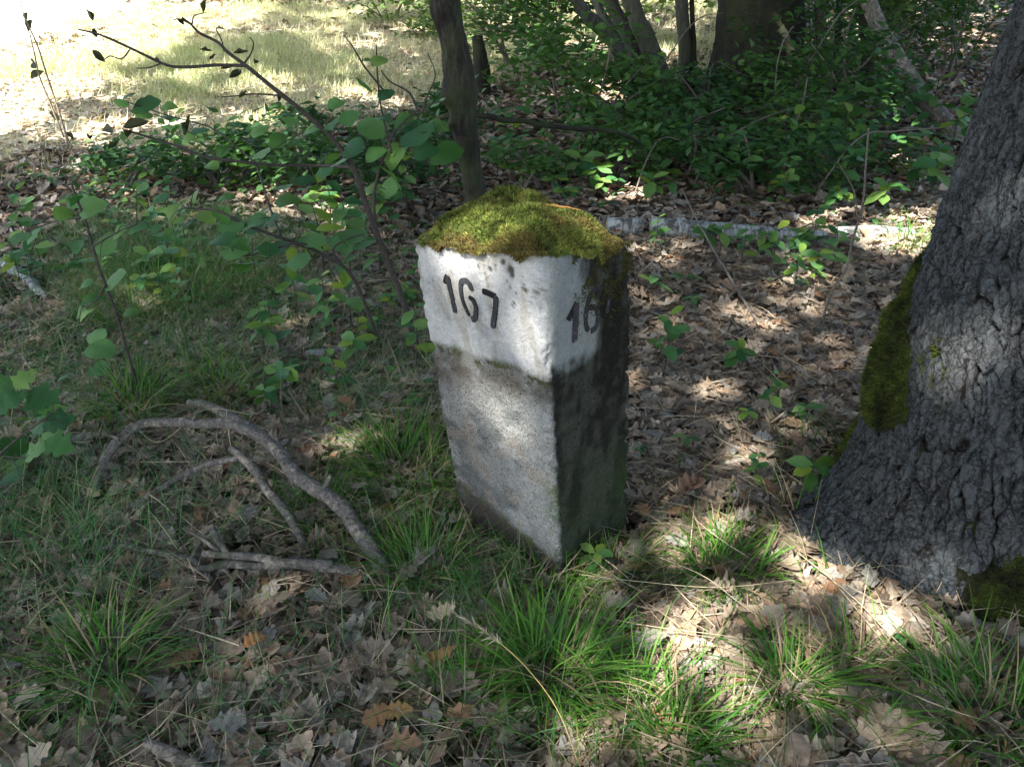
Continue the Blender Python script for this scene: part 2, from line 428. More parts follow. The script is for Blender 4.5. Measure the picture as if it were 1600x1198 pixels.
# ------------------------------------------------------------------ the setting: forest floor
def graded(n, half, k, c=0.0):
    t = np.linspace(-1, 1, n); return c + half * np.sinh(k * t) / np.sinh(k)
PATH_POLY = [(-500, 78), (-60, 74), (40, 66), (110, 36), (190, 14), (330, -14), (-500, -60)]
LIT_POLY = [(-700, 285), (0, 272), (150, 252), (300, 236), (420, 214), (520, 188), (640, 172), (760, 122), (860, 95), (905, 60), (1010, 50), (1020, -90), (-700, -90)]
xs = graded(300, 120, 5.2); ys = graded(300, 120, 5.2, 2.2)
X, Y = np.meshgrid(xs, ys, indexing='ij'); Pf = np.stack([X.ravel(), Y.ravel()], 1)
Z = hgt(Pf[:, 0], Pf[:, 1]) + 0.012 * vnoise(np.c_[Pf * 9, np.zeros(len(Pf))], 5) - 0.012
VF = np.c_[Pf, Z]
pxf, pyf, pzf = project(VF)
jit = 14 * vnoise(np.c_[Pf * 1.5, np.zeros(len(Pf))], 9)
jy = jit * np.clip(pyf, 10, 300) / 300
grassy = (in_poly(pxf, pyf + jy, LIT_POLY) & (pzf > 0)) | ((Pf[:, 1] > 6) & (Pf[:, 0] < -3)) | (Pf[:, 1] > 16)
pathm = (in_poly(pxf, pyf + jy * .25, PATH_POLY) & (pzf > 0))
i, j = np.meshgrid(np.arange(299), np.arange(299), indexing='ij')
FF = np.stack([i * 300 + j, (i + 1) * 300 + j, (i + 1) * 300 + j + 1, i * 300 + j + 1], -1).reshape(-1, 4)
fa = Acc().add(VF, FF, np.c_[grassy * 1.0, pathm * 1.0, np.zeros(len(Pf))])
floor = fa.build('forest_floor', M_floor); tag(floor, kind='structure')
WLOC['forest_floor'] = (0, 0, 0)

# ------------------------------------------------------------------ the boundary stone
SF = np.array([0.126, 1.465, 0.0]); SYAW = 0.724
SA = np.array([-math.cos(SYAW), math.sin(SYAW), 0]); SB = np.array([math.sin(SYAW), math.cos(SYAW), 0])
SW1, SW2 = 0.371, 0.288
_L, _R = SF + SA * SW1, SF + SB * SW2; SF = SF + np.array([-.014, .003, 0])     # the near edge; the post is not quite square
SW1, SW2 = float(np.linalg.norm(_L - SF)), float(np.linalg.norm(_R - SF)); SA, SB = (_L - SF) / SW1, (_R - SF) / SW2
ST = np.array([-0.051, -0.079, 0.812]); SH = 0.812
NL = -np.cross(SA, ST); NL /= np.linalg.norm(NL)
if NL @ np.array([0, -1, 0]) < 0: NL = -NL                     # outward normal of the left face
NR = np.cross(SB, ST); NR /= np.linalg.norm(NR)
if NR @ np.array([1, 0, 0]) < 0: NR = -NR                      # outward normal of the right face
def face_pt(px, py, nrm, off=0.0):
    d = ray(px, py); t = ((SF + nrm * off - CAMP) @ nrm) / (d @ nrm); return CAMP + d * t
def stone_uvs(P):
    """coordinates along the left face, the right face and the height (0..1)"""
    q = np.linalg.solve(np.stack([SA, SB, ST], 1), (np.atleast_2d(P) - SF).T).T; return q[:, 0], q[:, 1], q[:, 2]
stone = thing('boundary_stone', 'pale stone post painted 167 with a moss cap, standing beside the oak', 'boundary stone', SF + (SA * SW1 + SB * SW2) / 2)
def raise_corner(P):
    """the post widens a little upwards, and its front corner stands a little higher than the others"""
    u, v, s_ = stone_uvs(P); k = np.clip(s_, 0, 1.1) ** 3 * np.clip(1 - u / SW1, 0, 1) * np.clip(1 - v / SW2, 0, 1)
    P = P + SA * (.075 * u * np.clip(s_, 0, 1.1))[:, None]; P[:, 2] += .050 * k; return P
def rounded_ring(w1, w2, rad, inset=0.0, ns=88, na=14):
    """rounded rectangle in (a,b); the arc at the corner (0,0) may have its own radius"""
    x0, x1, y0, y1 = inset, w1 - inset, inset, w2 - inset
    cs = [((x0, y0), math.pi, rad[0]), ((x1, y0), 1.5 * math.pi, rad[1]), ((x1, y1), 0, rad[2]), ((x0, y1), .5 * math.pi, rad[3])]
    pts = []
    for n, ((cx, cy), a0, r) in enumerate(cs):
        r = max(r, 0.002)
        ox = cx + (r if cx == x0 else -r); oy = cy + (r if cy == y0 else -r)
        for t in np.linspace(0, 1, na): pts.append((ox + r * math.cos(a0 + t * math.pi / 2), oy + r * math.sin(a0 + t * math.pi / 2)))
        (nx, ny), b0, r2 = cs[(n + 1) % 4]; r2 = max(r2, .002)
        qx = nx + (r2 if nx == x0 else -r2) + r2 * math.cos(b0); qy = ny + (r2 if ny == y0 else -r2) + r2 * math.sin(b0)
        lx, ly = pts[-1]
        for t in np.linspace(0, 1, ns + 2)[1:-1]: pts.append((lx + (qx - lx) * t, ly + (qy - ly) * t))
    return np.array(pts)
levels = list(np.linspace(-0.09, 0.965, 250)); rings = []; hs = []
for s in levels:
    rf = 0.011 + 0.050 * float(sstep(.70, .97, s)); ro = 0.010 + 0.012 * float(sstep(.8, .98, s))
    sag = 0.0
    rings.append(rounded_ring(SW1, SW2, (rf, ro, ro, ro), sag)); hs.append(s)
for t in np.linspace(0.1, 1, 9):                                # rounded shoulder below the moss
    rings.append(rounded_ring(SW1, SW2, (.061 - .02 * t, .022 + .01 * t, .022 + .01 * t, .022 + .01 * t), 0.03 * (1 - math.cos(t * math.pi / 2)))); hs.append(.965 + .035 * math.sin(t * math.pi / 2))
for t in np.linspace(.15, .95, 7):
    rings.append(rounded_ring(SW1, SW2, (.03, .03, .03, .03), .03 + .10 * t)); hs.append(1.0 + .006 * t)
nr = len(rings[0]); SV = []
for rg, s in zip(rings, hs): SV.append(SF + rg[:, :1] * SA + rg[:, 1:] * SB + s * ST)
SV = np.concatenate(SV); u_, v_, s_ = stone_uvs(SV)
cen = SF + SA * SW1 / 2 + SB * SW2 / 2 + s_[:, None] * ST
eu, ev = (u_ - SW1 / 2) / (SW1 / 2), (v_ - SW2 / 2) / (SW2 / 2)
onL = v_ < 0.02; onR = (u_ < 0.02) & ~onL
outw = SV - cen; outw[:, 2] = 0; outw /= np.linalg.norm(outw, axis=1)[:, None] + 1e-9
fl = np.where((np.abs(ev) > np.abs(eu))[:, None], np.sign(ev)[:, None] * SB, np.sign(eu)[:, None] * SA)
cornerness = sstep(.80, .97, np.minimum(np.abs(eu), np.abs(ev)))
nd = fl * (1 - cornerness[:, None]) + outw * cornerness[:, None]
d = 0.0016 * fbm(SV * 60, 3, 3) + 0.0030 * fbm(SV * 9, 3, 8) + 0.0012 * vnoise(SV * 170, 21)
chip = np.maximum(0, fbm(SV * 34, 3, 11) - .02) * 0.030 * cornerness
edge_wear = np.maximum(0, fbm(SV * 90, 2, 15)) * 0.010 * cornerness
hole = np.zeros(len(SV))
for hx, hy, hr in [(760, 418, 6), (790, 435, 6), (801, 447, 8), (771, 441, 5), (828, 437, 5), (707, 400, 5), (838, 473, 6), (745, 405, 4), (822, 478, 5), (803, 455, 5)]:
    c = face_pt(hx, hy, NL); hole += np.exp(-np.sum((SV - c) ** 2, 1) / (hr * .00095) ** 2)
d = d - chip - edge_wear
digzone = 1 - 0.85 * (sstep(.60, .66, s_) * (1 - sstep(.93, .97, s_)) * (1 - cornerness))
SV2 = SV + nd * (d * digzone - .005 * np.clip(hole, 0, 1))[:, None]
# pattern of old whitewash, bare granite, lichen, moss stain and some painted shade
nz1 = fbm(SV * 14, 4, 31); nz2 = fbm(SV * 45, 3, 33); nz3 = fbm(np.c_[SV[:, 0] * 22, SV[:, 1] * 22, SV[:, 2] * 5], 4, 35)
sB0 = stone_uvs(face_pt(672, 528, NL))[2][0]; sB1 = stone_uvs(face_pt(866, 606, NL))[2][0]
bL = sB0 + (sB1 - sB0) * np.clip(1 - u_ / SW1, 0, 1) + .022 * nz1 + .006 * nz2
paintL = sstep(-.016, .012, s_ - bL + .018 * nz2)
vE = stone_uvs(face_pt(934, 520, NR))[1][0]; sR = stone_uvs(face_pt(880, 585, NR))[2][0]
bR = sR + .04 * nz1 + .03 * nz2 + .10 * np.maximum(0, v_ - .02)
paintR = sstep(-.03, .02, s_ - bR + .03 * nz3) * (1 - sstep(-.03, .03, v_ - vE - .06 * nz3 - .06 * nz1 + .05 * sstep(.85, .95, s_)))
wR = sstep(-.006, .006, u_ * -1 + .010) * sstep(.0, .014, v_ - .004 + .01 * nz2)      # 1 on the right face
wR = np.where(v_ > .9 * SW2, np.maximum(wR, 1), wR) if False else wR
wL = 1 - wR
paint = paintL * wL + paintR * wR
def lerp(a, b, t): return np.asarray(a) * (1 - t[:, None]) + np.asarray(b) * t[:, None]
gran = lerp((.25, .25, .235), (.115, .120, .114), sstep(-.06, .30, nz1 - .12 * (1 - u_ / SW1) + .18 * (u_ / SW1) - .05))
gran = lerp(gran, (.24, .20, .16), sstep(.10, .35, fbm(SV * 18 + 7, 3, 41)) * .6)
band = np.exp(-((s_ - bL + .05 + .04 * u_ / SW1) / (.035 + .035 * u_ / SW1)) ** 2)
gran = lerp(gran, (.075, .066, .055), np.clip(band * sstep(-.3, .15, nz1 + .1 + .3 * (u_ / SW1 - .4)) * .9, 0, 1))
mossb = np.exp(-((s_ - bL + .014) / .022) ** 2) * sstep(.02, .16, nz2 + .15 * (u_ < .2) - .04 * (u_ > .25))
gran = lerp(gran, (.05, .055, .018), np.clip(mossb * 1.3, 0, 1) * .95)
q0 = face_pt(700, 738, NL); q1 = face_pt(862, 868, NL)
uu0, _, ss0 = stone_uvs(q0); uu1, _, ss1 = stone_uvs(q1)
stl = ss0[0] + (ss1[0] - ss0[0]) * (uu0[0] - u_) / (uu0[0] - uu1[0])
stain = sstep(-.02, .02, stl - s_ + .035 * nz1)
gran = lerp(gran, (.072, .062, .05), stain * (1 - .45 * sstep(.1, .35, nz1 + .3 * nz2)))
gran = lerp(gran, (.07, .085, .03), np.exp(-((s_ - stl + .01) / .03) ** 2) * sstep(-.1, .25, nz2) * .8)
grn = sstep(.06, .0, u_) * sstep(.34, .1, np.abs(s_ - .26) * 2) * sstep(-.2, .2, nz2 + .1)
gran = lerp(gran, (.09, .13, .05), np.clip(grn, 0, 1) * .6)
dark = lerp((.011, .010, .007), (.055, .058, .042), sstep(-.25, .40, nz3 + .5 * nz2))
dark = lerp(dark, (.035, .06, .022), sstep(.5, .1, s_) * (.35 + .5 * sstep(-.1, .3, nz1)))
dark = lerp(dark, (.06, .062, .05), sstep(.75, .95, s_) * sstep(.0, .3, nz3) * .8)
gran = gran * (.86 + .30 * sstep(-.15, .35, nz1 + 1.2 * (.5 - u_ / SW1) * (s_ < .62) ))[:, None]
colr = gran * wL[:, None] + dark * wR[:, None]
pc = lerp((.42, .418, .405), (.29, .295, .298), sstep(.0, .35, nz1))
pc = lerp(pc, (.36, .40, .43), sstep(.12, .0, u_) * sstep(.80, .86, s_) * sstep(.5, .0, np.abs(nz1) + .2) * .7)  # bluish shade of the upper front corner put into the paint colour
pc = lerp(pc, (.21, .225, .21), wR * .85)  # whitewash on the right face coloured darker for the shade there
pc = lerp(pc, (.24, .22, .17), sstep(.12, .32, fbm(np.c_[SV[:, 0] * 30, SV[:, 1] * 30, SV[:, 2] * 6], 4, 47)) * .55)
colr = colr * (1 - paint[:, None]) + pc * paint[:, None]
speckles = sstep(.42, .62, vnoise(SV * 95, 87) * .6 + .5 * vnoise(SV * 210, 88)) * sstep(.70, .82, s_) * sstep(-.15, .25, nz1 + .25 * (1 - np.abs(u_ / SW1 - .35) * 3))
colr = lerp(colr, (.075, .07, .055), np.clip(speckles, 0, 1) * .85 * wL)
rimd = sstep(.945, .985, s_ + .03 * nz1 + .02 * nz2); colr = lerp(colr, (.16, .15, .11), rimd * .6 * wL)
colr = lerp(colr, (.045, .045, .030), np.clip(hole * 1.7, 0, 1) * .95)
spk = np.c_[np.clip((1 - paint) * (.25 + .75 * sstep(-.25, .3, fbm(SV * 12 + 3, 3, 49))) + .12, 0, 1), np.clip((1 - paint) * .6 + .40, 0, 1), np.zeros(len(SV))]
i, j = np.meshgrid(np.arange(len(rings) - 1), np.arange(nr), indexing='ij'); j2 = (j + 1) % nr
SFc = np.stack([i * nr + j, i * nr + j2, (i + 1) * nr + j2, (i + 1) * nr + j], -1).reshape(-1, 4)
capf = [np.array([[ (len(rings) - 1) * nr + k for k in range(nr)]])]
SV2 = raise_corner(SV2)
body = Acc().add(SV2, [SFc] + capf, colr).build('body', M_stone, stone)
sa_ = body.data.color_attributes.new('speck', 'FLOAT_COLOR', 'POINT')
sa_.data.foreach_set('color', np.c_[spk, np.ones(len(spk))].astype(np.float32).ravel())

def stroke(pts, w0, w1, nrm, n=40, off=.0014, noise=.0006, seed=0):
    """a painted stroke lying on a face: flat ribbon with a little thickness, ragged edges"""
    P = spline(np.array([face_pt(x, y, nrm, off) for x, y in pts]), n)
    T = np.gradient(P, axis=0); T /= np.linalg.norm(T, axis=1)[:, None]
    S = np.cross(T, nrm); S /= np.linalg.norm(S, axis=1)[:, None]
    w = np.interp(np.linspace(0, 1, n), np.linspace(0, 1, 2), (w0, w1)) / 2
    w = w * np.minimum(1, .55 + 9 * np.minimum(np.linspace(0, 1, n), np.linspace(1, 0, n)))
    r = np.random.default_rng(seed)
    A = P - S * (w + r.normal(0, noise, n))[:, None]; B = P + S * (w + r.normal(0, noise, n))[:, None]
    V = np.concatenate([A, B, A - nrm * .003, B - nrm * .003]); k = np.arange(n - 1)
    F = np.concatenate([np.stack([k, k + 1, n + k + 1, n + k], 1), np.stack([2 * n + k + 1, 2 * n + k, k, k + 1], 1), np.stack([n + k, n + k + 1, 3 * n + k + 1, 3 * n + k], 1)])
    return V, F
def digit(strokes, nrm, seed):
    a = Acc()
    for q, (pts, w0, w1) in enumerate(strokes): a.add(*stroke(pts, w0, w1, nrm, seed=seed + q, off=.0015 + .0002 * q))
    return a.build('painted_digit', M_digit, stone, smooth=False)
digit([([(694, 443), (696, 436), (699, 432)], 0.0093, 0.0139), ([(698, 431), (704, 458), (711, 489)], 0.0132, 0.0132)], NL, 1)
digit([([(737, 455), (733, 445), (727, 439), (721, 440), (719, 450), (722, 468), (728, 484), (733, 494)], 0.0132, 0.0093),
       ([(732, 464), (740, 472), (743, 486), (741, 498), (736, 499)], 0.0093, 0.0147)], NL, 5)
digit([([(753, 455), (763, 459), (774, 464)], 0.0132, 0.0132), ([(774, 463), (773, 485), (769, 513)], 0.0132, 0.0132)], NL, 9)
digit([([(888, 501), (895, 487), (901, 474)], 0.0161, 0.0142), ([(901, 473), (900, 503), (898, 535)], 0.0181, 0.0181)], NR, 12)
digit([([(935, 459), (930, 454), (922, 465), (917, 486), (916, 508), (920, 517)], 0.0161, 0.0121),
       ([(921, 482), (930, 480), (935, 494), (931, 512), (923, 518)], 0.0121, 0.0142)], NR, 15)
digit([([(942, 446), (950, 443), (957, 441)], .010, .010), ([(957, 442), (953, 463), (949, 490)], .011, .010)], NR, 18)

# moss cap: a lumpy cushion over the top, hanging over the rim, and thousands of short shoots
def moss_pt(ph, rho):
    c, s = np.cos(ph), np.sin(ph)
    q = (np.abs(c) ** 5 + np.abs(s) ** 5) ** (-1 / 5)                # superellipse rim
    rimu, rimv = c * q * (SW1 / 2 - .004), s * q * (SW2 / 2 - .004)
    rr = np.minimum(rho, 1.0)
    u, v = SW1 / 2 + rimu * rr, SW2 / 2 + rimv * rr
    front = sstep(.2, .9, -s) ; rside = sstep(.2, .9, -c)
    wob = vnoise(np.stack([c * 3.2 + 5, s * 3.2, c * 0], 1), 77) * .5 + vnoise(np.stack([c * 9 + 5, s * 9, c * 0], 1), 78) * .5
    hang = np.clip(.011 + .032 * wob + 0.004 * rside * sstep(-.2, .5, wob), .001, .05)
    P = SF + u[:, None] * SA + v[:, None] * SB + ST
    lump = vnoise(np.c_[u * 26, v * 26, u * 0], 61) * .010 + vnoise(np.c_[u * 60, v * 60, u * 0], 62) * .006
    back = np.clip((u - .08) / .26, 0, 1) * .4 + np.clip(v / SW2, 0, 1) * .6
    hump = .018 * np.exp(-((u - .25) / .10) ** 2 - ((v - .20) / .09) ** 2)
    dome = (.036 + .030 * back) * (1 - rr ** 2.6) + hump * (1 - rr ** 4) + lump * (1 - rr ** 6) + .004
    P[:, 2] += dome - .012 * sstep(.75, 1, rr)
    over = np.maximum(0, rho - 1)
    P = P - (ST / SH) * (over * hang * 5)[:, None] + (c[:, None] * -0 + 0)
    outd = (c * q)[:, None] * SA + (s * q)[:, None] * SB
    P = P + outd * (.010 * np.sin(np.clip(over * 5, 0, 1) * np.pi))[:, None]
    return raise_corner(P)
nph, nrh = 160, 44
phs = np.linspace(0, 2 * np.pi, nph, endpoint=False); rhs = np.concatenate([np.linspace(0.02, 1, 32), np.linspace(1.02, 1.2, 12)])
PH, RH = np.meshgrid(phs, rhs, indexing='ij'); MV = moss_pt(PH.ravel(), RH.ravel())
i, j = np.meshgrid(np.arange(nph), np.arange(nrh - 1), indexing='ij'); i2 = (i + 1) % nph
MF = np.stack([i * nrh + j, i2 * nrh + j, i2 * nrh + j + 1, i * nrh + j + 1], -1).reshape(-1, 4)
def moss_col(P):
    n = fbm(P * 16, 3, 51); g = vnoise(P * 90, 52)
    u, v, s = stone_uvs(P)
    c = lerp((.105, .135, .030), (.29, .31, .075), sstep(-.2, .35, n + .3 * g))
    c = lerp(c, (.15, .105, .04), sstep(.0, .3, fbm(P * 11, 3, 55) + .35 * sstep(.16, .0, u) - .05 + .25 * sstep(.06, 0, v)) * .75)
    return c
ma = Acc().add(MV, MF, moss_col(MV) * .45)
def shoots(P, Nn, L, W, cols, acc, spread=.5):
    n = len(P); dirv = Nn + rng.normal(0, spread, (n, 3)); dirv /= np.linalg.norm(dirv, axis=1)[:, None]
    sd = np.cross(dirv, rng.normal(0, 1, (n, 3))); sd /= np.linalg.norm(sd, axis=1)[:, None] + 1e-9
    bend = rng.normal(0, .25, (n, 3)) + np.array([0, 0, .1])
    mid = P + dirv * (L * .55)[:, None]; tip = mid + (dirv + bend) * (L * .5)[:, None]
    V = np.stack([P - sd * W[:, None] * .5, P + sd * W[:, None] * .5, mid + sd * W[:, None] * .6, mid - sd * W[:, None] * .6, tip], 1)
    o = (np.arange(n) * 5)[:, None]
    acc.add(V.reshape(-1, 3), [o + np.array([[0, 1, 2, 3]]), o + np.array([[3, 2, 4]])], np.repeat(cols, 5, 0))
nm = 60000
ph = rng.uniform(0, 2 * np.pi, nm); rh = np.where(rng.random(nm) < .66, np.sqrt(rng.random(nm)), rng.uniform(1, 1.2, nm))
P0 = moss_pt(ph, rh); e = 1e-3
Nn = np.cross(moss_pt(ph, rh + e) - P0, moss_pt(ph + e, rh) - P0); Nn /= np.linalg.norm(Nn, axis=1)[:, None] + 1e-9
ctr = SF + SA * SW1 / 2 + SB * SW2 / 2 + ST * .9
Nn *= np.sign(np.sum(Nn * (P0 - ctr), 1))[:, None]
bare = fbm(P0 * 17, 2, 71); keep = (bare < .40) | (rh < .6); P0, Nn = P0[keep], Nn[keep]
mc = moss_col(P0) * rng.uniform(.4, 1.6, (len(P0), 1)) * (1 + rng.normal(0, .12, (len(P0), 3)))
shoots(P0, Nn, rng.uniform(.004, .0095, len(P0)), rng.uniform(.0009, .0018, len(P0)), mc, ma, .45)
ma.build('moss_cap', M_moss, stone, smooth=False)
# moss and lichen fuzz creeping down the dark right face from the rim
fz = Acc(); nfz = 5000
vv = SW2 * (.30 + .70 * rng.random(nfz)); ss = 1 - np.abs(rng.normal(0, .085, nfz)) * (.4 + vv / SW2)
Pz = raise_corner(SF + vv[:, None] * SB + ss[:, None] * ST + NR * .001)
k = (fbm(Pz * 25, 3, 91) > -.08) & (ss > .55); Pz = Pz[k]
shoots(Pz, np.tile(NR * .8 + np.array([0, 0, -.3]), (len(Pz), 1)), rng.uniform(.004, .009, len(Pz)), rng.uniform(.001, .002, len(Pz)), lerp((.05, .045, .02), (.085, .085, .025), rng.random(len(Pz))), fz, .5)
fz.build('moss_fringe', M_moss, stone, smooth=False)
# dry pine needles on the moss
for k, (pts) in enumerate([[(858, 350), (872, 328), (893, 318)], [(866, 352), (876, 332), (896, 321)], [(866, 357), (890, 358), (914, 359)], [(790, 325), (820, 312), (838, 310)]]):
    P = np.array([atY(x, y, 1.60 if k < 3 else 1.74) for x, y in pts])
    # let each needle rest on the cushion
    for q in P:
        u, v, s = stone_uvs(q); dx = ((u[0] - SW1 / 2) / (SW1 / 2), (v[0] - SW2 / 2) / (SW2 / 2))
        phq = math.atan2(dx[1], dx[0]); qq = (abs(math.cos(phq)) ** 5 + abs(math.sin(phq)) ** 5) ** (-.2)
        rq = min(.97, math.hypot(*dx) / qq); q[:] = moss_pt(np.array([phq]), np.array([rq]))[0] + np.array([0, 0, .012])
    o = Acc().add(*tube(P, (.0011, .0007), 5, 10), (.42, .20, .06)).build('pine_needle', M_straw)
    tag(o, ['orange pine needle lying on the moss, outer one of the curved pair', 'orange pine needle lying on the moss, inner one of the curved pair', 'straight orange pine needle lying across the front of the moss cap', 'pine needle lying on the green hump at the back of the moss cap'][k], 'pine needle', 'dry pine needles on the moss cap')
# ------------------------------------------------------------------ the big oak on the right
OC = np.array([1.262, 1.63]); OZ = float(hgt(1.262, 1.63)) - .04
CAMTH = math.atan2(-OC[1], -OC[0])
def oak_c(z): return np.stack([OC[0] + .112 * z + 0 * z, OC[1] + .03 * z], -1)
def oak_r(th, z):
    zz = np.maximum(z, 0)
    r = .318 + .092 * np.exp(-zz / .15) + .03 * np.exp(-zz / .7)
    r = r + (.050 * np.exp(-zz / .16)) * np.cos(3 * (th - CAMTH + .55)) + .035 * np.exp(-zz / .10) * np.cos(5 * (th - CAMTH - .3))
    r = r + .012 * vnoise(np.stack([np.cos(th) * 2.2, np.sin(th) * 2.2, z * 2.5], 1), 101)
    return r - .05 * sstep(0, -.15, z) * 0
def oak_bark_d(th, z):
    R = .36; x = R * th; q = np.stack([x, z, 0 * z], 1)
    w = fbm(q * np.array([38, 22, 0]), 3, 111); w2 = fbm(q * np.array([38, 22, 0]) + 40, 3, 112)
    xx = x + .018 * w + .30 * z; z2 = z + .030 * w2
    f1, f2, i1 = worley(np.stack([xx / .027, z2 / .110], 1), 121)
    g1, g2, i2 = worley(np.stack([(xx + .006 * w2) / .0115, (z2 + .008 * w) / .019], 1), 131)
    cw = .08 + .20 * (.5 + .5 * vnoise(q * np.array([25, 14, 0]), 115))
    a = np.clip((f2 - f1) / cw, 0, 1) ** .8; b = np.clip((g2 - g1) / .35, 0, 1)
    a = np.maximum(a, .75 * sstep(.15, .5, vnoise(q * np.array([30, 20, 0]) + 7, 117)))
    m = fbm(q * np.array([55, 40, 0]), 4, 143); f = fbm(q * 170, 3, 141)
    d = a * (.015 + .009 * i1) + .0030 * b * a + .0020 * f + .0034 * m - .004 * np.abs(vnoise(q * np.array([90, 26, 0]), 145))
    return d, np.clip(a * (.55 + .45 * b) + .8 * m, 0, 1)
def oak_surf(th, z, d=0.0):
    c = oak_c(z); r = oak_r(th, z) + d
    return np.stack([c[:, 0] + r * np.cos(th), c[:, 1] + r * np.sin(th), OZ + z], 1)
oak = thing('oak_tree', 'thick rough barked oak trunk with mossy foot at the right edge', 'tree', (OC[0], OC[1], OZ))
tf = np.concatenate([CAMTH + np.linspace(-1.75, 1.75, 440, endpoint=False), CAMTH + np.linspace(1.75, 2 * math.pi - 1.75, 70, endpoint=False)])
zf = np.concatenate([np.linspace(-.14, 1.5, 350), np.linspace(1.55, 5.2, 60)])
TH, ZZ = np.meshgrid(tf, zf, indexing='ij'); th, zz = TH.ravel(), ZZ.ravel()
d, plate = oak_bark_d(th, zz)
top = sstep(2.5, 5.2, zz) * .10
OV = oak_surf(th, zz, d - top)
nt_, nz_ = len(tf), len(zf); i, j = np.meshgrid(np.arange(nt_), np.arange(nz_ - 1), indexing='ij'); i2 = (i + 1) % nt_
Acc().add(OV, np.stack([i * nz_ + j, i2 * nz_ + j, i2 * nz_ + j + 1, i * nz_ + j + 1], -1).reshape(-1, 4), np.repeat(np.clip(plate * 1.3, 0, 1)[:, None], 3, 1)).build('trunk', M_oakbark, oak)

def oak_moss(t0, t1, z0, z1, bulge, n, seed, shape, mixdark):
    """cushion of moss over part of the trunk; shape(a,b) in 0..1 says how thick"""
    a, b = np.meshgrid(np.linspace(0, 1, 60), np.linspace(0, 1, 60), indexing='ij'); a, b = a.ravel(), b.ravel()
    def S(a, b):
        th = CAMTH + t0 + (t1 - t0) * a; z = z0 + (z1 - z0) * b; m = shape(a, b)
        nn = fbm(np.stack([a * 7, b * 7, 0 * a + seed], 1), 4, seed) * 2.1
        return oak_surf(th, z, .012 + bulge * m * (1 + .5 * nn) - .03 * (1 - sstep(0, .22, m + .25 * nn))), m + .25 * nn
    P, m = S(a, b); ac = Acc()
    def colr(P, m):
        g = vnoise(P * 60, seed + 1); k = sstep(-.25, .35, fbm(P * 13, 3, seed + 2) + .3 * g + mixdark + (1.6 * (P[:, 0] - P[:, 0].mean()) if seed == 201 else 0))
        return lerp((.072, .096, .018), (.024, .027, .013), k)
    f = np.arange(59); I, J = np.meshgrid(f, f, indexing='ij')
    ac.add(P, np.stack([I * 60 + J, (I + 1) * 60 + J, (I + 1) * 60 + J + 1, I * 60 + J + 1], -1).reshape(-1, 4), colr(P, m) * .6)
    a, b = rng.random(n), rng.random(n); P, m = S(a, b); P2, _ = S(a + 1e-3, b); P3, _ = S(a, b + 1e-3)
    Nn = np.cross(P2 - P, P3 - P); Nn /= np.linalg.norm(Nn, axis=1)[:, None] + 1e-9
    c = oak_c(P[:, 2] - OZ); Nn *= np.sign(np.sum(Nn[:, :2] * (P[:, :2] - c), 1))[:, None]
    k = m > .12; P, Nn, m = P[k], Nn[k], m[k]
    shoots(P, Nn * .8 + np.array([0, 0, -.15]), rng.uniform(.007, .016, len(P)), rng.uniform(.0013, .0025, len(P)), colr(P, m) * rng.uniform(.6, 1.5, (len(P), 1)), ac, .45)
    return ac.build('moss_patch', M_moss, oak, smooth=False)
def blob(cx, cy, rx, ry):
    return lambda a, b: np.clip(1 - ((a - cx) / rx) ** 2 - ((b - cy) / ry) ** 2, 0, 1) ** .6
MOSS = [(-1.85, -.50, .24, .70, .040, 20000, 201, lambda a, b: np.clip(1 - ((a - .36 + .30 * (b - .3)) / (.60 - .34 * b)) ** 2 - ((b - .28) / np.where(b < .28, .22, .68)) ** 2, 0, 1) ** .5, -.02),
        (-2.0, -1.15, -.08, .20, .022, 8000, 211, blob(.45, .4, .5, .6), -.2),
        (-.22, .9, -.08, .30, .024, 12000, 221, blob(.70, .25, .50, .60), .25)]
for q in MOSS: oak_moss(*q)

# ------------------------------------------------------------------ branches, logs, stones on the floor
def stick(name, label, cat, specs, material, group=None, seg=8, rough=.12, freq=45, partname='branch'):
    """specs: list of (points, radii, part label); the first is the main limb"""
    base = np.asarray(specs[0][0][0], float)
    t = thing(name, label, cat, base, group)
    for q, (pts, rad, lab) in enumerate(specs):
        pts = np.asarray(pts, float); L = np.linalg.norm(np.diff(pts, axis=0), axis=1).sum()
        n = max(6, min(90, int(L / .012))) if L < 1.5 else max(20, int(L / .03))
        P = spline(pts, n); jitter = np.stack([vnoise(P * 11 + 3, 300 + q), vnoise(P * 11 + 9, 310 + q), vnoise(P * 11 + 15, 320 + q)], 1) * min(.012, rad[0] * .7) * np.sin(np.linspace(0, math.pi, n))[:, None]
        a = Acc().add(*tube(P + jitter, rad, seg, None, rough, freq, 330 + q))
        o = a.build('main_limb' if q == 0 and partname == 'branch' else partname, material, t)
        if lab: o['label'] = lab
    return t
def pz(*rows): return np.array([gp(x, y, dz) for x, y, dz in rows])
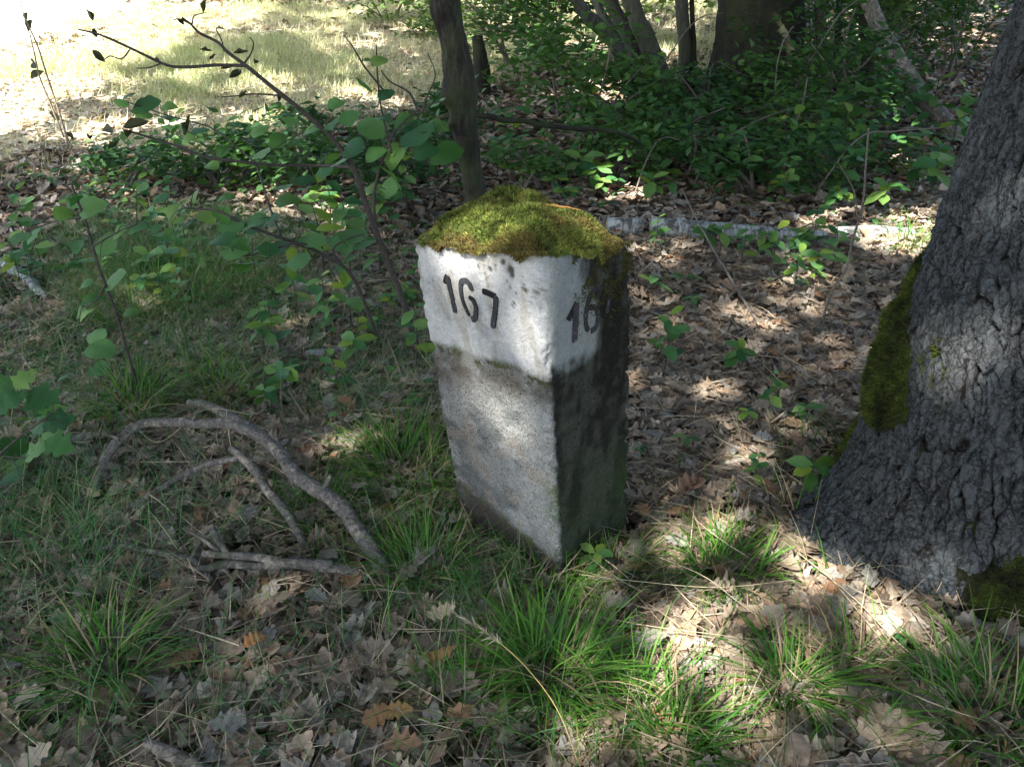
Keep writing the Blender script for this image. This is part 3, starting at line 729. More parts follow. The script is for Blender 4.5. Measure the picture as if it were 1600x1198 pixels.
stick('fallen_branch', 'thick forked grey dead branch arching off the ground left of the stone', 'fallen branch', [
    (pz((640, 950, -.03), (606, 898, .012), (578, 852, .05), (540, 806, .075), (490, 762, .10), (442, 714, .115), (402, 678, .115), (360, 650, .10), (325, 634, .085), (296, 630, .07)), (.0245, .022, .0205, .019, .017, .015, .0125), None),
    (pz((448, 716, .11), (405, 682, .135), (342, 660, .15), (282, 661, .15), (222, 664, .145), (190, 684, .12), (160, 728, .07), (143, 775, .03), (134, 812, .005)), (.016, .015, .014, .013, .012, .010), 'side limb bent down to the ground at its left end'),
    (pz((500, 770, .105), (512, 752, .125), (516, 742, .135)), (.006, .005, .0035), None), (pz((300, 662, .155), (306, 648, .17), (312, 640, .175)), (.005, .004, .003), None), (pz((186, 686, .14), (168, 678, .15)), (.005, .0035), None),
    (pz((136, 808, .006), (110, 826, .008), (70, 842, -.005)), (.010, .008, .006), None)], M_dead_wood, None, 16, .26, 34)
stick('fallen_branch', 'crooked thinner dead branch leaning under the thick forked one, stub end up', 'fallen branch', [
    (pz((490, 876, .0), (470, 842, .03), (450, 806, .055), (424, 770, .075), (396, 735, .095), (378, 714, .105), (362, 700, .11)), (.013, .012, .0125, .013, .012, .0105), None),
    (pz((372, 716, .10), (338, 722, .085), (308, 730, .075), (252, 762, .045), (196, 794, .02), (144, 818, .004)), (.009, .010, .009, .008, .005), None)], M_dead_wood, None, 14, .26, 40)
stick('fallen_branch', 'low pale dead branch lying flat with two prongs in front of the arched one', 'fallen branch', [
    (pz((585, 908, .01), (555, 893, .035), (520, 886, .045), (450, 880, .05), (378, 882, .05), (335, 888, .046), (302, 890, .038)), (.016, .014, .012, .011, .010, .008), None),
    (pz((520, 882, .055), (470, 880, .065), (405, 873, .065), (356, 867, .06), (318, 865, .05)), (.012, .011, .010, .008), None),
    (pz((356, 866, .06), (345, 850, .08), (332, 826, .10)), (.009, .008, .010), 'short broken prong sticking up'),
    (pz((345, 862, .06), (318, 844, .065), (287, 826, .06)), (.005, .0045, .003), None)], M_dead_wood, None, 12, .25, 45)
stick('fallen_branch', 'dull dead stick half buried in wiry grass left of the pronged branch', 'fallen branch', [
    (pz((330, 905, .03), (300, 872, .045), (262, 866, .045), (225, 860, .04), (180, 852, .04), (140, 866, .02)), (.006, .008, .007, .006, .005), None),
    (pz((300, 872, .045), (312, 850, .05), (326, 830, .05)), (.006, .005, .004), None),
    (pz((182, 832, .05), (170, 868, .04), (150, 905, .03)), (.006, .005, .003), None)], M_dead_wood, None, 8, .14)
stick('broken_log', 'short pale broken log piece lying at the bottom left edge of the litter', 'log', [
    (pz((228, 1158, .04), (258, 1174, .04), (300, 1190, .036), (335, 1210, .03)), (.010, .013, .012, .010), None)], M_dead_wood, None, 10, .2)
stick('fallen_branch', 'pale barkless fallen branch at the left edge beneath the hazel sprays', 'fallen branch', [
    (pz((-30, 400, .03), (0, 412, .04), (30, 425, .045), (60, 452, .035), (85, 478, .012), (100, 492, 0)), (.024, .028, .027, .022, .014, .008), None)], M_birch, None, 12, .2)
stick('dead_branch', 'dark dead branch lying level behind the slim tree with its end on the left', 'fallen branch', [
    (np.array([atY(640, 225, 4.1), atY(680, 190, 4.0), atY(705, 182, 3.9), atY(760, 184, 3.9), atY(810, 190, 4.0), atY(870, 198, 4.1), atY(960, 206, 4.3), atY(1000, 222, 4.5)]), (.012, .014, .014, .014, .013, .011, .008), None)], M_bark_dark, None, 10, .15)
# fallen birch pieces behind the stone
def birch(name, label, specs, group=None):
    t = thing(name, label, 'log', specs[0][0][0], group)
    for pts, rad in specs:
        Acc().add(*tube(np.asarray(pts) + 0, rad, 18, 60, .14, 14, 401)).build('bark', M_birch, t)
        for e, s in ((0, 1), (-1, -1)):
            p = np.asarray(pts[e]); q = np.asarray(pts[1 if e == 0 else -2]); dv = (p - q) / np.linalg.norm(p - q)
            Acc().add(*tube([p - dv * .004, p + dv * .004], (rad[e] * .86, rad[e] * .8), 14)).build('cut_end', M_wood, t)
    return t
birch('fallen_birch_log', 'short white birch piece nearest the mossy stone, left of the long log', [(pz((950, 352, .05), (985, 354, .05), (1004, 356, .046)), (.046, .046, .042))], 'birch pieces behind the stone')
birch('fallen_birch_log', 'long white fallen birch log lying level behind the stone', [(pz((1018, 352, .05), (1070, 358, .056), (1120, 361, .048), (1190, 367, .05), (1290, 373, .030)), (.044, .052, .046, .048, .040))], 'birch pieces behind the stone')
birch('fallen_birch_log', 'sunlit pale end of a birch log sunk in leaves near the oak', [(pz((1302, 368, .012), (1360, 366, .016), (1425, 368, .012)), (.046, .048, .040))], 'birch pieces behind the stone')
birch('fallen_birch_piece', 'small white birch bark piece in the leaf litter left of the stone', [(pz((478, 556, .012), (520, 552, .016), (558, 550, .012)), (.020, .022, .018))])
birch('fallen_birch_piece', 'slim flaking birch bark strip lying left of the white birch piece', [(pz((402, 548, .006), (440, 552, .010), (470, 556, .008)), (.011, .012, .009))])
# sticks in the leaf litter on the right
stick('dry_stick', 'long straight pale stick leaning over the litter between the stone and the oak', 'stick', [
    (pz((1192, 514, .01), (1150, 450, .06), (1110, 380, .12), (1085, 335, .16), (1066, 296, .20)), (.0065, .006, .0055, .0045, .0035), None)], M_twig, None, 8, .06)
stick('dry_stick', 'dark forked stick lying at the foot of the long pale stick', 'stick', [
    (pz((1180, 505, .012), (1212, 522, .016), (1243, 537, .012), (1290, 556, .0)), (.006, .008, .007, .004), None),
    (pz((1243, 535, .014), (1242, 558, .012), (1234, 582, .012), (1205, 612, .008), (1175, 636, .004)), (.006, .007, .006, .004), None)], M_twig, None, 8, .12)
stick('dry_stick', 'thin straight stick running from the dead leaf up to the stone base on its right', 'stick', [
    (pz((975, 850, .01), (1010, 800, .02), (1050, 748, .03)), (.003, .0035, .003), None)], M_twig, None, 6, .06)
stick('dry_stick', 'grey twig lying in brown leaves below the three leafed seedlings', 'stick', [
    (pz((1060, 570, .012), (1100, 605, .016), (1140, 650, .008), (1165, 690, .0)), (.003, .003, .0025), None)], M_twig, None, 6, .06)
stick('dry_stick', 'bare crooked twig standing in the litter left of the oak', 'stick', [
    (np.array([gp(1285, 500), atY(1300, 455, 2.86), atY(1322, 420, 2.87), atY(1333, 372, 2.9), atY(1345, 330, 2.9), atY(1352, 270, 2.9), atY(1357, 200, 2.95)]), (.006, .006, .005, .005, .004, .003), None),
    (np.array([atY(1340, 345, 2.9), atY(1335, 300, 2.9), atY(1318, 268, 2.9), atY(1308, 252, 2.9)]), (.003, .002, .0015), None)], M_twig, None, 6, .1)
stick('dry_stick', 'pale peeled stick lying in front of the bright plants by the oak', 'stick', [
    (pz((1355, 345, .03), (1410, 320, .05), (1470, 306, .05)), (.007, .007, .006), None)], M_twig, None, 8, .08)
stick('dry_stick', 'slender stick slanting down to the long birch log behind the stone', 'stick', [
    (pz((1005, 232, .02), (1080, 270, .03), (1150, 300, .03), (1222, 332, .015)), (.007, .007, .006, .004), None)], M_twig, None, 7, .08)
stick('cut_disc', 'pale sawn wood chip resting on leaves left of the oak moss', 'wood chip', [
    (pz((1368, 452, .012), (1396, 466, .012)), (.022, .024), None)], M_wood, None, 10, .1)
stick('dry_stick', 'thick bleached stick lying against the left flank of the oak', 'stick', [
    (pz((1400, 435, .012), (1425, 452, .014), (1450, 470, .008)), (.010, .010, .009), None)], M_wood, None, 8, .1)
for k, rows in enumerate([[(1040, 300), (1110, 230), (1180, 190), (1240, 168)], [(1140, 252), (1170, 200), (1200, 175), (1290, 140)], [(1218, 250), (1250, 175), (1262, 120)], [(990, 310), (1015, 240), (1040, 215), (1090, 230)],
                          [(1080, 215), (1150, 185), (1230, 182), (1330, 170)], [(1290, 225), (1340, 218), (1400, 205), (1470, 200)], [(1000, 90), (1080, 40), (1130, 20)], [(1225, 90), (1300, 40), (1340, 0)], [(1215, 170), (1212, 120), (1222, 70), (1240, 40)],
                          [(1105, 190), (1115, 100), (1165, 118), (1245, 130)], [(980, 200), (1000, 160), (1030, 110)], [(1270, 130), (1330, 90), (1410, 60)]]):
    Yk = [5.2, 5.6, 5.4, 4.8, 6.0, 4.6, 7.2, 6.4, 6.0, 7.0, 7.5, 6.6][k]
    P = np.array([atY(x, y, Yk + .06 * q) for q, (x, y) in enumerate(rows)]); P[0, 2] = max(.02 + float(hgt(P[0, 0], P[0, 1])), min(P[0, 2], .1 + float(hgt(P[0, 0], P[0, 1]))))
    for q in range(len(P)): P[q, 2] = max(P[q, 2], float(hgt(P[q, 0], P[q, 1])) + .02)
    stick('dry_twig', 'thin bare twig arching over the dark leaf litter behind the stone', 'twig', [(P, (.006, .0055, .005, .003), None)], M_twig, 'bare twigs in the dark undergrowth', 6, .08)

# ------------------------------------------------------------------ trees of the background
def tree(name, label, base, paths, material, group=None, seg=20, rough=.10, freq=8, flare=True):
    t = thing(name, label, 'tree', base, group)
    for q, (pts, rad) in enumerate(paths):
        n = 90 if seg > 14 else 40
        Acc().add(*tube(pts, rad, seg, n, rough, freq, 500 + q)).build('trunk' if q == 0 else 'limb', material, t)
    return t
TREES = {}
# slim tree just behind the stone
Ys = 3.15
sp = [atY(760, 395, Ys), atY(748, 330, Ys), atY(736, 262, Ys), atY(727, 205, Ys), atY(720, 150, Ys), atY(712, 80, Ys), atY(698, 0, Ys)]
g0 = sp[0].copy(); g0[2] = float(hgt(g0[0], g0[1])) - .1
sap = thing('slim_tree', 'slim dark tree with a knotted trunk right behind the mossy stone', 'tree', g0)
kn = np.array([sp[6] + (sp[6] - sp[5]) * f + np.array([.02 * f * f, .015 * f, 0]) for f in (2, 5, 9, 14)])
P = np.vstack([g0[None], np.array(sp), kn]); Pq = spline(P, 260)
R = np.interp(Pq[:, 2], [-.1, .1, .35, .62, .8, .9, 1.05, 1.3, 5], [.058, .049, .046, .044, .053, .063, .050, .054, .035])
V, F = tube(Pq, R, 40, None, .10, 22, 601)
V2 = V.copy(); nb = fbm(V * np.array([40, 40, 7]), 3, 611); ccv = np.vstack([np.repeat(Pq, 40, 0), Pq[:1], Pq[-1:]])
dv = V - ccv; dv /= np.linalg.norm(dv, axis=1)[:, None] + 1e-9
V2 += dv * (.010 * nb)[:, None]
for (x, y, rr, am) in [(702, 150, .035, .028), (732, 150, .04, .018), (704, 196, .022, .022), (690, 12, .05, .02)]:
    c = atY(x, y, Ys - .03); V2 += dv * (am * np.exp(-np.sum((V - c) ** 2, 1) / rr ** 2))[:, None]
Acc().add(V2, F).build('trunk', M_bark_slim, sap)
TREES['slim'] = sap
# multi stemmed hazel
def stem_pts(rows, Y0): return np.array([atY(x, y, Y0 + dy) for x, y, dy in rows])
hz = gp(1040, 168)
Yh = hz[1]
def ground_first(P):
    P = P.copy(); P[0, 2] = float(hgt(P[0, 0], P[0, 1])) - .08; return P
def extend(P, L):
    d = P[-1] - P[-2]; d /= np.linalg.norm(d); return np.vstack([P, P[-1] + d * L * .5 + np.array([0, 0, .1 * L]), P[-1] + d * L * .9 + np.array([0, 0, .35 * L])])
multi = [([(1045, 168, 0), (1028, 110, 0), (1005, 50, 0), (985, 0, 0)], (.10, .09, .08, .07, .05)), ([(1030, 165, .1), (1000, 100, .2), (975, 40, .2), (950, -5, .2)], (.075, .07, .065, .05)),
         ([(1005, 130, -.2), (965, 80, -.3), (930, 35, -.4), (900, 0, -.5)], (.06, .055, .05, .04)), ([(1012, 150, .2), (975, 85, .4), (945, 30, .5), (932, 0, .6)], (.05, .045, .04, .03)),
         ([(1000, 175, -.2), (1012, 120, -.2), (1025, 80, -.2)], (.03, .025, .02))]
mt = tree('multi_stem_tree', 'clump of slanting brown stems fanning out from one foot at the back', hz, [(extend(ground_first(stem_pts(r, Yh)), 3.5) if len(r) > 3 else ground_first(stem_pts(r, Yh)), rad) for r, rad in multi], M_bark_grey)
TREES['multi'] = mt
# big dark oak behind
bo = gp(1178, 150); Yb = bo[1] + .2
bx = [(1176, 170, 0), (1180, 120, 0), (1186, 60, 0), (1188, 0, 0)]
bP = ground_first(stem_pts(bx, Yb)); bP = np.vstack([bP, bP[-1] + np.array([.05, 0, 2]), bP[-1] + np.array([.1, .1, 5.5])])
sc_ = Yb / 10.0
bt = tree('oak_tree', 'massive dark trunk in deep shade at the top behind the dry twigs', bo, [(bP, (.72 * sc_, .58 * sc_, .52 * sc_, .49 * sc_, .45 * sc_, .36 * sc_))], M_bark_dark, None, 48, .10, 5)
TREES['big'] = bt
def thin_tree(label, rows, rad, m, group=None, name='thin_tree', L=3.0):
    b = gp(rows[0][0], rows[0][1]); P = extend(ground_first(np.array([atY(x, y, b[1]) for x, y in rows])), L)
    return tree(name, label, b, [(P, rad)], m, group, 12, .12, 14)
thin_tree('straight greenish pole of a tree left of the massive dark trunk', [(1074, 146), (1070, 70), (1065, 0)], (.075, .065, .06, .045), M_bark_grey)
thin_tree('very thin stem close beside the greenish pole at the back', [(1087, 146), (1084, 70), (1081, 0)], (.028, .025, .022, .015), M_bark_dark)
thin_tree('thin straight stem next right of the massive dark trunk', [(1284, 150), (1284, 70), (1282, 0)], (.055, .05, .045, .03), M_bark_grey)
thin_tree('slim stem among twiggy leaves, second right of the massive trunk', [(1310, 150), (1308, 70), (1312, 0)], (.04, .036, .03, .02), M_bark_dark)
thin_tree('dark stem among leaves midway between the massive trunk and the oak', [(1352, 160), (1356, 80), (1350, 0)], (.06, .055, .05, .035), M_bark_dark)
lean = gp(1508, 222)
lp = ground_first(np.array([atY(x, y, lean[1] + dy) for x, y, dy in [(1508, 222, 0), (1470, 185, .1), (1430, 135, .25), (1395, 80, .4), (1362, 15, .55)]]))
tree('leaning_tree', 'bent grey stem leaning left from beside the thick oak trunk', lean, [(extend(lp, 2.5), (.075, .068, .062, .06, .055, .04))], M_dead_wood, None, 14, .14, 12)
stump = gp(755, 150)
P = np.array([stump + np.array([0, 0, -.1]), stump + np.array([-.01, 0, .25]), stump + np.array([-.04, 0, .55])])
tree('tree_stump', 'narrow rotten stump just right of the slim knotted tree', stump, [(P, (.09, .08, .05))], M_bark_dark, None, 14, .25, 14)
# ------------------------------------------------------------------ hazel sprays: stems plus single leaves
def leaf_mesh(name, pv, pf, colr):
    a = Acc().add(pv, pf, colr); o = a.build(name, M_leaf); me = o.data; bpy.data.objects.remove(o); return me
G1 = (.056, .165, .052); G2 = (.075, .185, .044); G3 = (.115, .22, .034)
HAZ = [leaf_mesh('hazel_leaf', *leaf_proto(.40, 9, c, b, .10, 0, 0, .72, .012, s), g) for c, b, s, g in ((.05, -.25, 1, G1), (-.08, -.1, 2, G1), (.1, -.35, 3, G2), (-.05, .15, 4, G1), (.0, -.45, 5, G2))]
SMALL = [leaf_mesh('seedling_leaf', *leaf_proto(.26, 7, .05, -.25 + .1 * s, .12, 0, 0, .85, .01, 20 + s), g) for s, g in ((0, G1), (1, G2), (2, G3), (3, G1))]
LOBED = [leaf_mesh('lobed_leaf', *leaf_proto(.42, 12, .05, -.2, .08, 3, .28, .8, .015, 40 + s), g) for s, g in ((0, G1), (1, G2))]
DARKL = [leaf_mesh('dry_leaf', *leaf_proto(.22, 7, .5, .3, .3, 0, 0, .85, .03, 60 + s), (.04, .045, .025)) for s in (0, 1)]
def put_leaf(name, me, root, P, yaw, tilt, tdir, size, label=None):
    R = rots(np.array([yaw]), np.array([tilt]), np.array([tdir]))[0]
    o = bpy.data.objects.new(name, me); col.objects.link(o); o.parent = root
    L = np.array(WLOC[root.name]); m = Matrix([[*(R[0] * size), P[0] - L[0]], [*(R[1] * size), P[1] - L[1]], [*(R[2] * size), P[2] - L[2]], [0, 0, 0, 1]])
    o.matrix_local = m
    if label: o['label'] = label
    return o
def hazel(name, label, cat, Y0, stems, leaves, material, group=None, meshes=HAZ, lname='leaf', dY=.25, size=1.0, petrad=.0011, seed=0):
    """stems: [(rows(px,py,dY), radii)], first row of the first stem is the foot; leaves: (px,py,len_px)"""
    r = np.random.default_rng(900 + seed)
    x, y, _ = stems[0][0][0]; foot = atY(x, y, Y0); foot[2] = float(hgt(foot[0], foot[1])) - .02
    t = thing(name, label, cat, foot, group); skel = []
    for q, (rows, rad) in enumerate(stems):
        P = np.array([atY(a, b, Y0 + c) for a, b, c in rows])
        if q == 0: P[0] = foot
        Pn = spline(P, 50); skel.append(Pn[5:])
        Acc().add(*tube(Pn, rad, 8, None, .10, 60, 700 + q)).build('stem' if q == 0 else 'branch', material, t)
    SK = np.concatenate(skel); pet = Acc()
    for (lx, ly, ln) in leaves:
        # each leaf hangs near the twig that is closest in the picture plane, at that twig's distance
        sx, sy, szz = project(SK); k = int(np.argmin((sx - lx) ** 2 + (sy - ly) ** 2)); Yl = SK[k][1] + r.normal(0, .05) * (dY / .25)
        C = atY(lx, ly, Yl); dpt = (C - CAMP) @ FWD; s = ln / FPX * dpt * size * r.uniform(1.1, 1.3)
        yaw = r.uniform(0, 2 * math.pi) if r.random() < .35 else (0 if lx > sx[k] else math.pi) + r.normal(0, .6)
        dirv = np.array([math.cos(yaw), math.sin(yaw), 0]); basep = C - dirv * s * .5
        tl = r.uniform(.2, .8); td = r.uniform(-math.pi, math.pi) if r.random() < .15 else -math.pi / 2 - .3 + r.normal(0, .5)
        put_leaf(lname, meshes[r.integers(len(meshes))], t, basep, yaw, tl, td, s)
        a = SK[k]; mid = (a + basep) / 2 + np.array([0, 0, .012])
        pet.add(*tube(np.array([a, mid, basep]), (petrad * 1.4, petrad), 5, 7, cap=False))
    if leaves: tag(pet.build('petioles', material, t), kind='stuff')
    return t
LA = [(594, 101, 26), (576, 94, 16), (565, 147, 32), (603, 152, 30), (526, 167, 24), (547, 190, 30), (523, 202, 32), (598, 184, 30), (630, 184, 30), (581, 212, 48), (550, 232, 42), (615, 225, 48), (656, 226, 56), (673, 200, 52), (697, 236, 46), (612, 252, 48), (681, 153, 26), (666, 243, 40), (640, 205, 42), (590, 250, 34),
      (483, 303, 36), (450, 315, 38), (583, 297, 34), (612, 306, 34), (477, 280, 32), (440, 290, 30), (530, 240, 36), (505, 262, 30)]
hazel('hazel_bush', 'grey stemmed hazel bush leaning left with broad leaves beside the slim tree', 'bush', 2.75,
      [([(655, 560, 0), (628, 465, 0), (600, 395, 0), (572, 320, -.05), (552, 262, -.08), (515, 212, -.1), (470, 172, -.12), (420, 132, -.12), (385, 103, -.12)], (.013, .0125, .0115, .010, .009, .0075, .0065)),
       ([(385, 103, -.12), (356, 82, -.1), (340, 66, -.1), (312, 52, -.1), (298, 38, -.1), (284, 28, -.1)], (.006, .005, .004, .003)),
       ([(385, 103, -.12), (340, 102, -.12), (290, 105, -.14), (258, 101, -.14), (205, 76, -.16), (160, 56, -.16), (122, 46, -.18)], (.005, .005, .0045, .004, .0025)),
       ([(558, 262, -.06), (500, 259, .1), (430, 258, .05), (370, 252, .0), (325, 246, .0), (275, 228, 0), (205, 206, .0)], (.006, .006, .0055, .005, .004)),
       ([(380, 102, -.12), (392, 84, -.1), (396, 68, -.1), (390, 58, -.1)], (.003, .0025, .0015)),
       ([(350, 80, -.1), (346, 62, -.1), (338, 45, -.1), (352, 46, -.1)], (.003, .002, .0015)),
       ([(300, 38, -.1), (304, 25, -.1), (322, 20, -.1)], (.0025, .002, .0012)), ([(298, 38, -.1), (280, 30, -.1), (270, 32, -.1)], (.0025, .002, .0012)),
       ([(203, 78, -.16), (190, 92, -.16), (172, 88, -.16), (160, 96, -.16)], (.0025, .002, .0015)), ([(250, 100, -.14), (232, 106, -.14), (212, 107, -.14)], (.0025, .002, .001)),
       ([(440, 150, -.12), (400, 147, -.12), (370, 150, -.12), (345, 152, -.12)], (.003, .0025, .0012)),
       ([(590, 380, 0), (585, 300, .05), (610, 220, .08), (632, 190, .08), (660, 168, .08), (690, 158, .08)], (.006, .005, .004, .003, .002)),
       ([(612, 240, .06), (596, 170, .05), (590, 120, .05), (588, 70, .05)], (.004, .0035, .003, .002)),
       ([(598, 140, .05), (570, 105, .05), (552, 75, .05), (537, 55, .05)], (.0035, .003, .002)),
       ([(655, 180, .08), (640, 146, .08), (610, 128, .08), (595, 110, .08)], (.004, .003, .002)),
       ([(660, 180, .08), (668, 150, .08), (680, 118, .08), (668, 82, .08)], (.003, .0025, .0015))], LA, M_stem, seed=1)
# withered leaves curled on the leafless top of the same bush
bush = bpy.data.objects['hazel_bush']
for k, (lx, ly, ln) in enumerate([(145, 34, 14), (152, 60, 12), (165, 98, 16), (312, 78, 12), (328, 94, 10), (365, 84, 14), (358, 122, 16), (372, 116, 14), (397, 100, 12), (250, 95, 9), (318, 22, 14), (276, 30, 12), (345, 108, 12), (457, 175, 14), (435, 160, 9), (374, 154, 12), (192, 200, 26), (200, 216, 20), (178, 208, 24), (186, 222, 16), (140, 212, 14), (290, 212, 22), (524, 185, 14)]):
    p = atY(lx, ly, 2.62); put_leaf('withered_leaf', DARKL[k % 2], bush, p, rng.uniform(0, 6.28), rng.uniform(.2, 1.1), rng.uniform(0, 6.28), ln / FPX * 2.5 * 1.5)
LB = [(197, 147, 22), (190, 166, 20), (231, 166, 34), (222, 172, 28), (264, 170, 22), (255, 186, 30), (327, 178, 26), (291, 212, 26), (312, 206, 28), (406, 212, 24), (433, 213, 28), (455, 194, 24), (484, 200, 26), (353, 244, 26), (406, 234, 32), (331, 262, 28), (353, 310, 26), (284, 340, 36), (320, 335, 30),
      (350, 377, 44), (367, 392, 40), (380, 404, 40), (464, 403, 38), (437, 386, 38), (490, 373, 38), (551, 370, 44), (359, 350, 40), (396, 342, 40), (450, 315, 36), (345, 326, 32), (402, 361, 36), (372, 381, 34), (420, 395, 32), (530, 382, 30), (400, 325, 30), (425, 340, 30), (250, 305, 26), (300, 300, 26)]
hazel('hazel_bush', 'low spreading hazel spray with drooping round leaves left of the stone', 'bush', 2.72,
      [([(600, 560, 0), (572, 480, 0), (545, 425, -.05), (500, 395, -.1), (440, 372, -.15), (385, 352, -.2), (340, 330, -.2), (290, 325, -.2)], (.008, .007, .006, .005, .0035)),
       ([(500, 395, -.1), (470, 380, -.2), (430, 388, -.25), (380, 400, -.25), (350, 392, -.25)], (.0045, .004, .003, .002)),
       ([(540, 420, -.05), (520, 390, .0), (548, 372, .0), (570, 365, 0)], (.004, .003, .002)),
       ([(440, 372, -.15), (420, 320, .2), (400, 260, .6), (370, 230, .7), (330, 200, .8), (260, 180, .9), (200, 160, .9)], (.0045, .004, .0035, .003, .002)),
       ([(400, 258, .6), (440, 225, .7), (480, 205, .7)], (.003, .002, .0015))], LB, M_stem, seed=2)
LC = [(149, 333, 40), (100, 337, 30), (118, 307, 34), (173, 394, 36), (118, 379, 26), (214, 353, 26), (180, 355, 30), (223, 291, 24), (188, 447, 40), (131, 442, 28), (147, 475, 30), (122, 484, 30), (149, 523, 34), (157, 549, 40), (140, 499, 26), (205, 490, 24), (150, 572, 28), (115, 305, 24), (44, 359, 30), (30, 370, 30)]
hazel('hazel_sapling', 'upright hazel sapling with sparse leaves near the left edge behind the arched branch', 'sapling', 2.35,
      [([(205, 570, 0), (186, 505, 0), (165, 445, 0), (150, 405, 0), (135, 350, .05), (120, 310, .05), (112, 288, .05)], (.005, .005, .0045, .004, .003)),
       ([(190, 520, 0), (170, 545, -.02), (152, 560, -.02)], (.003, .002)), ([(165, 445, 0), (150, 470, -.05), (128, 482, -.05)], (.003, .002)),
       ([(145, 385, 0), (180, 365, 0), (214, 350, 0)], (.003, .002)), ([(130, 340, .05), (90, 345, .1), (40, 362, .1)], (.003, .002))], LC, M_stem, seed=3)
LD = [(15, 633, 50), (62, 617, 56), (55, 656, 48), (70, 673, 52), (94, 662, 40), (41, 705, 52), (28, 722, 46), (66, 713, 44), (15, 738, 48), (90, 690, 40), (20, 690, 44), (-12, 705, 44), (48, 745, 40), (82, 640, 36), (0, 600, 40), (45, 600, 36)]
hazel('bramble', 'bramble with lobed fresh green leaves at the left edge beside the arched branch', 'bramble', 1.86,
      [([(-60, 800, 0), (-30, 740, 0), (10, 700, 0), (50, 668, 0), (90, 640, 0)], (.004, .0035, .003, .002)), ([(0, 712, 0), (40, 715, -.02), (80, 705, -.03)], (.003, .002)), ([(-30, 745, 0), (-10, 660, .05), (30, 615, .06)], (.003, .002))], LD, M_stem, meshes=LOBED, dY=.15, seed=4)

# ------------------------------------------------------------------ seedlings
def seedling(kind, r, loc, label, cat, group=None, meshes=SMALL):
    t = thing('seedling', label, cat, loc, group); L = np.array(loc); stemA = Acc()
    if kind == 0:      # whorl of leaves on a short stem
        h = .10; stemA.add(*tube(np.array([L + [0, 0, -.01], L + [.004, 0, h * .5], L + [0, .004, h]]), (.0018, .0012), 5, 6)); n = 7
        for k in range(n):
            yaw = k * 2 * math.pi / n * 1.03 + r.normal(0, .25); put_leaf('leaf', meshes[r.integers(len(meshes))], t, L + [0, 0, h - .012 * (k % 3)], yaw, r.uniform(.1, .6), -1.7 + r.normal(0, .7), r.uniform(.045, .075))
    elif kind == 1:    # taller, leaves in pairs
        h = .20; stemA.add(*tube(np.array([L + [0, 0, -.01], L + [.01, .004, h * .5], L + [.004, .012, h]]), (.0022, .0012), 5, 8)); 
        for k in range(9):
            z = h * (.35 + .65 * k / 8); yaw = k * 2.4 + r.normal(0, .2); put_leaf('leaf', meshes[r.integers(len(meshes))], t, L + [.008 * z / h, .008 * z / h, z], yaw, r.uniform(.1, .7), -1.7 + r.normal(0, .8), r.uniform(.045, .08) * (1.1 - .03 * k))
    else:              # three or four leaves close to the ground
        h = .05; stemA.add(*tube(np.array([L + [0, 0, -.01], L + [.003, 0, h]]), (.0016, .0012), 5, 4))
        for k in range(4):
            yaw = k * 1.57 + r.normal(0, .3); put_leaf('leaf', meshes[r.integers(len(meshes))], t, L + [0, 0, h], yaw, r.uniform(.0, .45), yaw, r.uniform(.035, .055))
    stemA.build('stem', M_stem, t); return t
rs = np.random.default_rng(4242)
SING = [(1035, 575, 1, 'bright leafy seedling just right of the stone, largest in the leaf litter', 1.25), (1150, 572, 0, 'seedling with a star of leaves between stone and oak, level with the oak moss', 1.1), (1165, 655, 2, 'small yellow green seedling in the litter below the grey twig', 1.3),
        (1200, 420, 1, 'broad leaved seedling under the long birch log', 1.2), (1080, 470, 2, 'lone three leafed seedling left of the long pale stick', 1.2), (1405, 998, 2, 'pale yellow four leafed sprout at the front foot of the oak', .75), (1420, 1025, 2, 'tiny dark green sprout just below the pale yellow sprout', .6),
        (1070, 690, 2, 'dark round leafed seedling in shade right of the stone', 1.0), (928, 882, 0, 'low frond like seedling at the right foot of the stone', .7), (975, 900, 2, 'small seedling in grass right of the stone foot, beyond the frond like one', .7),
        (940, 250, 1, 'sunlit lime green sprig behind the moss cap', 1.9), (1400, 155, 1, 'sunlit lime green spray left of the oak trunk high up', 2.2), (1310, 205, 0, 'bright small sprig hanging over the dark litter left of the lime green spray', 1.6), (1225, 330, 1, 'seedling with light leaves standing at the right end of the slanting stick', 1.5),
        (510, 510, 1, 'seedling with dark leaves beside the white birch bark piece', 1.3), (560, 560, 0, 'low leafy seedling right of the white birch bark piece', 1.2), (420, 635, 0, 'seedling above the arched grey branch on its right', 1.0), (285, 475, 1, 'light green slender seedling in the dull wiry grass', 1.0),
        (1445, 300, 1, 'sunny yellow leaved seedling touching the left side of the oak', 1.6), (1375, 330, 0, 'sunlit fern like seedling left of the oak above the birch end', 1.9)]
protos = {}
for k, (x, y, kind, lab, s) in enumerate(SING):
    p = gp(x, y + 14)
    t = seedling(kind, rs, p, lab, 'seedling'); t.rotation_euler = (0, 0, rs.normal(0, .6)); t.scale = (s,) * 3
    protos.setdefault(kind, []).append(t)
